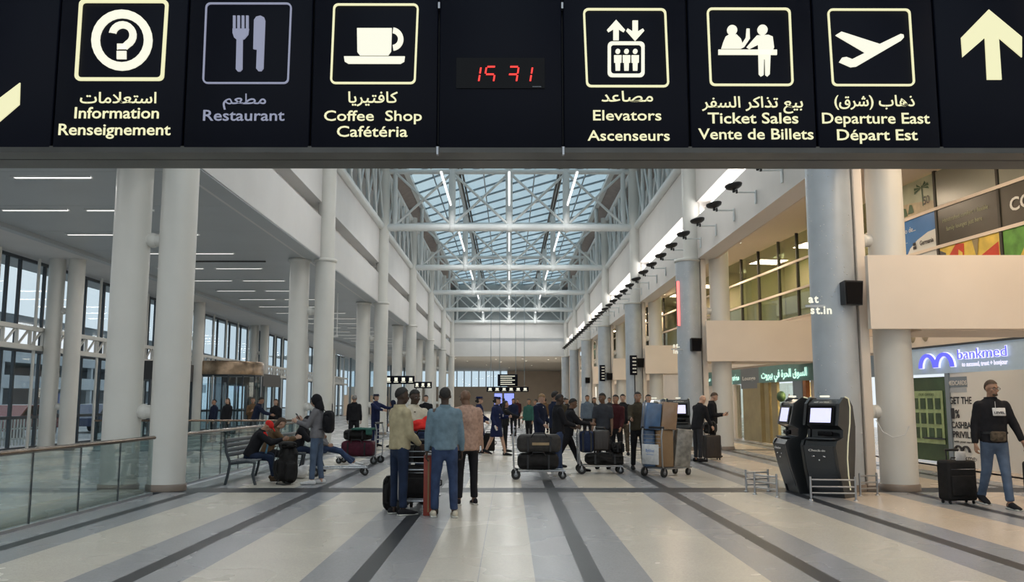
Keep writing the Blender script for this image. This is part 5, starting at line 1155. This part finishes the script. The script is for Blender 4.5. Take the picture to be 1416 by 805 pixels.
# far crowd
FAR = [(.75, 33, 150, 1.68, 'green top and dark hair behind the navy suit', 'c_green', 'bun'), (1.1, 36, 120, 1.66, 'pinkish top left of the navy suit', 'c_pink', 'long'), (2.95, 33, 175, 1.82, 'light blue shirt in the far middle', 'c_lightblue', 'short'),
       (2.1, 35, 160, 1.72, 'dark green top in the far middle', 'c_olive', 'short'), (2.5, 38, 200, 1.70, 'black coat behind the light blue shirt', 'c_black', 'short'), (3.6, 37, 190, 1.74, 'dark coat right of the light blue shirt', 'c_charcoal', 'long'),
       (4.7, 41, 170, 1.76, 'charcoal jacket beyond the camouflage trousers', 'c_charcoal', 'short'), (1.8, 44, 10, 1.74, 'brown jacket far down the hall', 'c_brown', 'short'), (-.3, 48, 0, 1.75, 'navy jacket far down the hall centre', 'c_darknavy', 'short'),
       (.5, 52, 170, 1.72, 'red top far down the hall', 'c_maroon', 'short'), (3.2, 50, 20, 1.78, 'grey jacket far down the hall, right', 'c_grey', 'short'), (-3.4, 46, 180, 1.74, 'black jacket under the small direction signs', 'c_black', 'short'),
       (5.3, 36, 160, 1.72, 'black jacket behind the far kiosk', 'c_black', 'short'), (.2, 40, 165, 1.7, 'dark blue top beyond the crew women', 'c_darknavy', 'long')]
for x, y, rz, h, l, c, hr in FAR:
    person('distant person in a ' + l, (x, y), rz, h, 'tan', 'black', hr, ('jacket', c), ('trousers', 'c_black'), detail=0, lL=(6, 2, 2), lR=(-6, 2, 4))

# ================================================================== LUGGAGE
cloth('l_black', (.016, .015, .015), .2, .7); cloth('l_maroon', (.07, .012, .025), .25, .6); cloth('l_darkgrey', (.045, .042, .040), .2, .7); cloth('l_navy', (.02, .03, .07), .2); mat('l_shell', (.035, .028, .025), .35, var=.1); mat('l_tan', (.33, .24, .13), .6, var=.12, scale=5)
mat('cardboard', (.30, .19, .10), .75, var=.12, scale=4); mat('wrap_blue', (.07, .14, .27), .3, var=.3, scale=4, coat=.6); mat('wrap_tan', (.32, .20, .12), .3, var=.15, scale=4, coat=.6); mat('wrap_grey', (.24, .22, .19), .3, var=.4, scale=9, coat=.6); mat('post_red', (.30, .05, .03), .5, var=.15, scale=3); mat('print_blue', (.20, .30, .55), .5)
def suitcase(label, loc, rz, w, d, h, m, handle=.0, shell=True, group=None, tilt=0., strip=None):
    t = thing('suitcase', label, 'suitcase', loc, R(rz), group); t.rotation_euler = (R(tilt), 0, R(rz))
    MB().rbox((0, 0, h / 2 + .05), (w, d, h), min(.05, d * .2), 3).build('case', m, t)
    if shell:
        for k in range(5): MB().b2(-w * .38 + k * w * .19 - .006, -w * .38 + k * w * .19 + .006, -d / 2 - .006, -d / 2 + .002, .12, h - .03).build('rib', m, t)
    else:
        MB().rbox((0, -d / 2 - .015, h * .38 + .05), (w * .8, .04, h * .5), .015, 2).build('pocket', m, t)
        MB().b2(-w * .4, w * .4, -d / 2 - .006, -d / 2 + .004, h * .78 + .05, h * .79 + .05).build('zip', 'chrome', t)
    MB().loft([(-.09, 0, h + .05), (-.08, 0, h + .085), (.08, 0, h + .085), (.09, 0, h + .05)], [.012] * 4, n=8).build('top_handle', 'black_plastic', t)
    MB().loft([(w / 2, 0, h * .45), (w / 2 + .04, 0, h * .48), (w / 2 + .04, 0, h * .62), (w / 2, 0, h * .65)], [.012] * 4, n=8).build('side_handle', 'black_plastic', t)
    for sx in (-1, 1):
        for sy in (-1, 1): MB().cyl((sx * w * .4 - .012, sy * d * .3, .025), (sx * w * .4 + .012, sy * d * .3, .025), .025, n=12).build('wheel', 'rubber', t)
        MB().b2(sx * w * .4 - .018, sx * w * .4 + .018, -d * .3, d * .3, .045, .06).build('wheel_mount', 'black_plastic', t)
    if handle:
        for sx in (-.1, .1): MB().cyl((sx, d * .3, h), (sx, d * .3, h + handle), .011, n=8).build('pull_rod', 'black_plastic', t)
        MB().rbox((0, d * .3, h + handle), (.24, .035, .035), .012, 2).build('pull_grip', 'black_plastic', t)
    return t
def holdall(label, loc, rz, w, d, h, m, strip=False, group=None, rx=0):
    t = thing('holdall', label, 'bag', loc, R(rz), group)
    MB().rbox((0, 0, h / 2), (w, d, h), .08, 3, bulge=.18).build('bag_body', m, t)
    for k in (-.25, .25): MB().b2(w * k - .02, w * k + .02, -d / 2 - .012, -d / 2 + .02, .03, h * .9).build('webbing', 'black_plastic', t)
    MB().loft([(-w * .18, -d / 2 + .02, h * .85), (-w * .12, -d / 2 - .02, h * 1.06), (w * .12, -d / 2 - .02, h * 1.06), (w * .18, -d / 2 + .02, h * .85)], [.013] * 4, n=8).build('carry_handle', 'black_plastic', t)
    MB().b2(-w * .42, w * .42, -.006, .006, h * .985, h * 1.0).build('zip', 'grey_plastic', t)
    if strip: MB().b2(-w * .16, w * .22, -d / 2 - .014, -d / 2 + .02, h * .42, h * .56).build('name_strip', 'l_tan', t)
    return t
def cart(label, loc, rz, L=1.0, board=False):
    """baggage cart: handle end at -x, nose at +x"""
    t = thing('baggage_cart', label, 'baggage cart', loc, R(rz)); m = 'bright_steel'
    for sy in (-.27, .27):
        MB().loft([(-.38, sy, 1.02), (-.42, sy, .85), (-.40, sy, .22), (-.36, sy, .17), (L - .5, sy * .8, .17)], [.017] * 5, n=8).build('side_tube', m, t)
    for x in (-.3, -.05, .2, L - .52): MB().cyl((x, -.26, .17), (x, .26, .17), .014, n=8).build('cross_tube', m, t)
    MB().cyl((-.38, -.30, 1.03), (-.38, .30, 1.03), .024, n=10).build('push_bar', 'black_plastic', t)
    MB().cyl((-.42, -.27, .62), (-.42, .27, .62), .012, n=8).build('back_tube', m, t)
    for z in (.72, .8, .88): MB().cyl((-.44, -.25, z), (-.44, .25, z), .006, n=6).build('basket_wire', m, t)
    for x, sy, r in ((-.36, -.27, .095), (-.36, .27, .095), (L - .55, -.18, .075), (L - .55, .18, .075)):
        w = MB().cyl((x, sy - .02, r), (x, sy + .02, r), r, n=20).build('wheel', 'rubber', t); MB().cyl((x, sy - .024, r), (x, sy + .024, r), r * .45, n=14).build('hub', 'grey_plastic', w)
        MB().b2(x - .012, x + .012, sy - .032, sy - .024, r, .18).b2(x - .012, x + .012, sy + .024, sy + .032, r, .18).build('fork', m, t)
    if board:
        MB().rbox((-.47, 0, .47), (.02, .46, .42), .008, 1).build('advert_board', 'c_white', t)
        text('Byblos', (-.483, 0, .52), .09, 'print_blue', t, (R(90), 0, R(-90)), bold=.01); MB().b2(-.483, -.478, -.1, .1, .46, .47).build('print_line', 'print_blue', t)
    return t
# right man's suitcase and the one at the picture edge
suitcase('big black suitcase with raised pull handle held by the walking man', (7.05, 13.9, 0), 8, .50, .30, .62, 'l_black', .20, shell=False)
MB().rbox((0, -.12, .74), (.17, .012, .14), .006, 1).build('paper_tag', 'c_white', bpy.data.objects[[o.name for o in bpy.data.objects if o.name.startswith('suitcase')][-1]])
suitcase('black suitcase cut by the right edge of the picture', (8.40, 13.9, 0), 0, .48, .30, .60, 'l_black', .3)
t = thing('paper_sheets', 'white paper sheets on top of the suitcase at the right edge', 'papers', (8.40, 13.85, .745)); MB().rbox((0, 0, 0), (.30, .22, .02), .005, 1, rz=.3).build('sheet', 'c_white', t); MB().rbox((.05, 0, .02), (.26, .2, .012), .004, 1, rz=.1).build('sheet', 'c_white', t)
# cart with the front group
cart('baggage cart among the front group, loaded with black bags', (-1.30, 13.0, 0), 90, 1.0)
suitcase('black suitcase low on the front group cart', (-1.30, 13.1, .14), 0, .52, .34, .46, 'l_black', shell=False)
holdall('black holdall in the middle of the front group cart', (-1.30, 13.12, .68), 0, .50, .40, .26, 'l_black')
holdall('dark navy bag on top of the front group cart', (-1.28, 13.14, .95), 0, .44, .36, .20, 'l_navy')
t = thing('red_jacket', 'bright red jacket heaped on top of the front group cart', 'jacket', (-1.27, 13.15, 1.13)); b = MB()
for a, c, r in (((0, 0, .07), None, (.20, .15, .08)), ((-.08, .0, .12), None, (.12, .13, .07)), ((.1, -.02, .10), None, (.11, .14, .10)), ((.06, .05, .17), None, (.10, .09, .07))): b.ell(a, r)
solidify(b, 'folded_cloth', 'c_red', t, .012, 2, .016, 3)
t = thing('leaning_carton', 'tall slim red-brown carton standing beside the denim-shirted man', 'box', (-1.14, 12.5, 0), R(6)); MB().rbox((0, 0, .415), (.135, .13, .83), .008, 2).build('carton', 'post_red', t); MB().b2(-.012, .012, -.068, -.064, .05, .8).build('tape', 'cardboard', t); MB().rbox((0, 0, .845), (.10, .10, .03), .008, 1).build('lid', 'c_white', t)
holdall('small dark bag on the floor behind the beige jacket', (-1.76, 13.1, 0), 70, .26, .18, .50, 'l_black')
# backpack on the floor
t = thing('rucksack', 'large black travel rucksack standing on the floor by the bench', 'backpack', (-4.30, 17.2, 0), R(-60))
b = MB().rbox((0, 0, .36), (.46, .34, .72), .10, 3, bulge=.35).rbox((0, -.18, .27), (.34, .16, .40), .06, 3, bulge=.3).rbox((.24, -.02, .25), (.12, .2, .34), .04, 2); solidify(b, 'pack_body', 'l_black', t, .018, 2, .012, 9)
MB().rbox((0, -.02, .74), (.38, .30, .14), .05, 3, bulge=.3).build('top_flap', 'l_black', t)
for sx in (-.11, .11): MB().loft([(sx, -.17, .78), (sx, -.23, .55), (sx, -.27, .30), (sx, -.2, .05)], [(.015, .005)] * 4, side=(1, 0, 0), n=8).build('strap', 'black_plastic', t)
MB().loft([(.1, -.2, .1), (.3, -.3, .03), (.42, -.2, .02), (.36, -.05, .02), (.2, -.1, .05)], [.012] * 5, n=8).build('loose_strap', 'black_plastic', t)
# carts
cart('baggage cart with two stacked black holdalls, handle on the left', (.50, 18.3, 0), 0, 1.15)
holdall('lower black holdall on the two-bag cart', (.60, 18.3, .185), 0, .86, .46, .34, 'l_black'); holdall('upper black holdall with a tan strip on the two-bag cart', (.62, 18.28, .53), 0, .92, .46, .38, 'l_darkgrey', True)
cart('baggage cart of the striding man, loaded with suitcase and backpack', (1.95, 19.6, 0), 0, 1.05)
holdall('black holdall lying flat on the striding man\'s cart', (2.11, 19.6, .185), 0, .86, .46, .26, 'l_black'); suitcase('upright grey-black suitcase standing on the flat holdall', (2.05, 19.62, .44), 0, .36, .24, .46, 'l_shell', .1)
holdall('navy backpack on the handle end of the striding man\'s cart', (1.73, 19.65, .45), 0, .36, .3, .48, 'l_navy'); holdall('small black bag on the nose of the striding man\'s cart', (2.41, 19.55, .44), 20, .28, .28, .24, 'l_black')
cart('baggage cart with a white printed board, carrying the wrapped boxes', (3.35, 18.95, 0), 40, 1.1, board=True)
def carton(label, loc, rz, d, m, tilt=0, strap=True):
    t = thing('carton', label, 'box', loc); t.rotation_euler = (0, R(tilt), R(rz)); MB().rbox((0, 0, d[2] / 2), d, .015, 2).build('box_body', m, t)
    if strap: MB().b2(-d[0] / 2 - .004, d[0] / 2 + .004, -.03, .03, d[2] * .0, d[2] + .003).build('tape', 'wrap_grey', t)
    return t
carton('tall brown cardboard box at the foot of the board cart', (3.33, 19.05, .19), 5, (.36, .40, .78), 'cardboard', 0)
carton('tilted grey film-wrapped box on the nose of the board cart', (3.68, 19.05, .19), 5, (.34, .40, .80), 'wrap_grey', 7)
carton('blue film-wrapped box on top of the board cart, left half', (3.05, 18.98, .985), 5, (.33, .42, .56), 'wrap_blue', 6)
carton('tan film-wrapped box on top of the board cart, right half', (3.40, 19.0, .985), 5, (.33, .42, .58), 'wrap_tan', 6)
carton('blue wrapped box low behind the white cart board', (3.02, 19.1, .19), 5, (.22, .34, .78), 'wrap_blue', 0)
cart('baggage cart with maroon luggage near the left bench, handle on the right', (-3.72, 22.6, 0), 170, 1.15)
holdall('maroon suitcase lying on the left cart', (-3.85, 22.6, .185), -8, .88, .48, .40, 'l_maroon'); holdall('black holdall on top of the maroon suitcase', (-3.88, 22.6, .59), -8, .72, .42, .28, 'l_black')
t = thing('green_cloth', 'pale green cloth draped over the black holdall on the left cart', 'cloth', (-3.72, 22.5, .86), R(-8)); b = MB().rbox((0, 0, .02), (.55, .4, .05), .02, 2).rbox((.2, -.2, -.05), (.18, .05, .16), .02, 2); solidify(b, 'draped_cloth', 'c_green', t, .014, 2, .014, 5)
cart('empty baggage cart in front of the seated people on the far bench', (-3.82, 19.0, 0), 15, 1.25)
suitcase('dark suitcase by the column beside the phone reader', (5.53, 24.0, 0), 10, .46, .28, .62, 'l_shell'); holdall('black bag strapped on the dark suitcase by the column', (5.50, 24.0, .70), 10, .36, .26, .32, 'l_black')
suitcase('dark case hidden behind the crew women', (-.62, 27.3, 0), 0, .36, .26, .55, 'l_black')

# ================================================================== BENCHES
def bench(label, loc, L):
    """seat looks towards +x, runs along +y"""
    t = thing('bench', label, 'bench', loc); n = max(2, int(round(L / .9)) + 1)
    for y in (0, L):
        MB().loft([(-.33, y, .86), (-.30, y, .62), (-.22, y, .42), (-.25, y, .2), (-.30, y, 0)], [(.022, .028)] * 5, side=(0, 1, 0), n=8).build('rear_leg', 'dark_frame', t)
        MB().loft([(-.24, y, .40), (.1, y, .44), (.26, y, .42), (.22, y, .2), (.28, y, 0)], [(.022, .028)] * 5, side=(0, 1, 0), n=8).build('front_leg', 'dark_frame', t)
    for k in range(5): MB().rbox((-.18 + k * .1, L / 2, .455), (.085, L - .02, .025), .008, 1).build('seat_slat', 'grey_plastic', t)
    for k in range(4): MB().rbox((-.285 - k * .015, L / 2, .56 + k * .09), (.022, L - .02, .078), .008, 1).build('back_slat', 'grey_plastic', t)
    return t
bench('black and grey slatted bench in front of the glass balustrade', (-5.12, 16.9, 0), 2.0)
bench('second slatted bench further down, behind the empty cart', (-4.75, 19.4, 0), 1.9)

# ================================================================== KIOSKS
mat('kiosk_black', (.018, .02, .022), .28, coat=.5); mat('kiosk_grey', (.035, .04, .046), .35); mat('kiosk_edge', (.70, .68, .50), .4, emit=(.9, .86, .6), estr=.25)
def kiosk(label, loc, rz):
    t = thing('check_in_kiosk', label, 'kiosk', loc, R(rz)); t.scale = (1, 1, 1.06)
    # side profile (depth, height): front is -y
    pr = [(-.16, 0), (-.19, .10), (-.30, .45), (-.38, .80), (-.33, .88), (-.14, .93), (-.13, 1.05), (-.28, 1.12), (-.20, 1.46), (-.06, 1.56), (.10, 1.55), (.22, 1.42), (.28, 1.10), (.24, .70), (.18, .35), (.17, 0)]
    for sx in (-1, 1):
        MB().prism([(a, b) for a, b in pr], (sx * .30 + .02, 0, 0), (0, 1, 0), (0, 0, 1), .05 if False else -.05).build('side_shell', 'kiosk_black', t)
    core = [(a + (.02 if a < 0 else -.02), min(b, 1.53)) for a, b in pr]
    MB().prism(core, (.27, 0, 0), (0, 1, 0), (0, 0, 1), -.53).build('body', 'kiosk_black', t)
    fp = [(-.185, .10), (-.295, .45), (-.37, .78)]
    MB().add([(-.26, -.20, .12), (.26, -.20, .12), (.27, -.305, .45), (.27, -.385, .80), (-.27, -.385, .80), (-.27, -.305, .45), (-.26, -.16, .12), (.26, -.16, .12), (.27, -.265, .45), (.27, -.345, .80), (-.27, -.345, .80), (-.27, -.265, .45)],
             [(0, 1, 2, 5), (5, 2, 3, 4), (1, 7, 8, 2), (2, 8, 9, 3), (4, 3, 9, 10), (5, 4, 10, 11), (0, 5, 11, 6), (0, 6, 7, 1)]).build('front_panel', 'kiosk_grey', t)
    MB().add([(-.24, -.290, 1.13), (.24, -.290, 1.13), (.24, -.222, 1.43), (-.24, -.222, 1.43)], [(0, 1, 2, 3)]).build('screen_bezel', 'black_gloss', t)
    MB().add([(-.19, -.287, 1.165), (.19, -.287, 1.165), (.19, -.236, 1.39), (-.19, -.236, 1.39)], [(0, 1, 2, 3)]).build('screen', 'screen_lilac', t)
    MB().rbox((0, -.2, .91), (.5, .28, .03), .01, 1).build('shelf', 'kiosk_grey', t); MB().rbox((.06, -.24, .99), (.26, .06, .07), .01, 1).build('printer_slot', 'black_gloss', t)
    text('Check-in', (-.02, -.4, .715), .05, 'white_print', t, (R(75), 0, 0), width=.3); MB().ell((0, -.362, .58), (.012, .008, .012)).build('marker', 'white_print', t)
    for dx in (-.1, .1): MB().rbox((dx, -.375, .64), (.05, .01, .02), .004, 1).build('card_slot', 'chrome', t)
    MB().rbox((0, -.10, 1.575), (.14, .1, .03), .012, 2).build('top_lamp', 'lit_white', t); text('self service', (0, -.215, 1.475), .035, 'white_print', t, (R(78), 0, 0), width=.28)
    for sx in (-.325, .325):
        e_ = [(-.08, 1.565), (.02, 1.54), (.06, 1.40), (.03, 1.15), (-.06, .85), (-.10, .6), (-.09, .35), (-.05, .12)]
        MB().loft([(sx, y_ + .06, z_) for y_, z_ in e_], [(.012, .012)] * 8, n=6).build('edge_strip', 'kiosk_edge', t)
    return t
kiosk('right black check-in kiosk with a lit lilac screen by the light-dotted column', (5.44, 14.9, 0), -50)
kiosk('left black check-in kiosk turned to the left, next to the right one', (5.16, 15.6, 0), -88)
kiosk('far black check-in kiosk with a lit screen behind the wrapped boxes', (4.86, 25.2, 0), -5)
kiosk('far black check-in kiosk turned away beside the far lit one', (4.36, 25.9, 0), -50)
def barrier(label, loc, rz, w, h=.36):
    t = thing('steel_barrier', label, 'barrier', loc, R(rz))
    for sx in (-w / 2, w / 2): MB().cyl((sx, 0, 0), (sx, 0, h + .02), .018, n=10).build('post', 'bright_steel', t); MB().lathe((sx, 0, 0), [(.04, 0), (.04, .01), (.02, .02)], 12).build('foot', 'bright_steel', t)
    for z in (.12, .22, .33): MB().cyl((-w / 2, 0, z), (w / 2, 0, z), .014, n=8).build('rail', 'bright_steel', t)
barrier('low steel barrier in front of the right check-in kiosk', (5.22, 14.25, 0), -6, .70)
barrier('low steel barrier beside the right kiosk, at the light-dotted column foot', (6.1, 15.0, 0), 20, .36)
barrier('low steel barrier in front of the left check-in kiosk', (4.35, 15.0, 0), -60, .5)
barrier('low steel barrier at the outer corner of the left kiosk', (4.42, 15.75, 0), 10, .42)
t = thing('loose_cable', 'thin white cable looping between the first right-hand columns', 'cable', (6.6, 15.75, 0)); MB().loft([(0, 0, 1.25), (.06, -.1, 1.05), (.2, -.2, .95), (.38, -.28, 1.0), (.45, -.3, 1.15)], [.009] * 5, n=6).build('cable_loop', 'white_paint', t)
# odds
t = thing('tissue_bag', 'white plastic bag on the floor near the rucksack', 'bag', (-4.35, 18.3, 0)); b = MB().ell((0, 0, .12), (.2, .14, .12)).ell((.1, .02, .2), (.1, .08, .08)); solidify(b, 'bag_body', 'c_white', t, .016, 2, .015, 7)

bpy.data.objects.remove(RM); bpy.data.scenes.remove(SIDE)
for me in [m for m in bpy.data.meshes if m.users == 0]: me.clear_geometry()
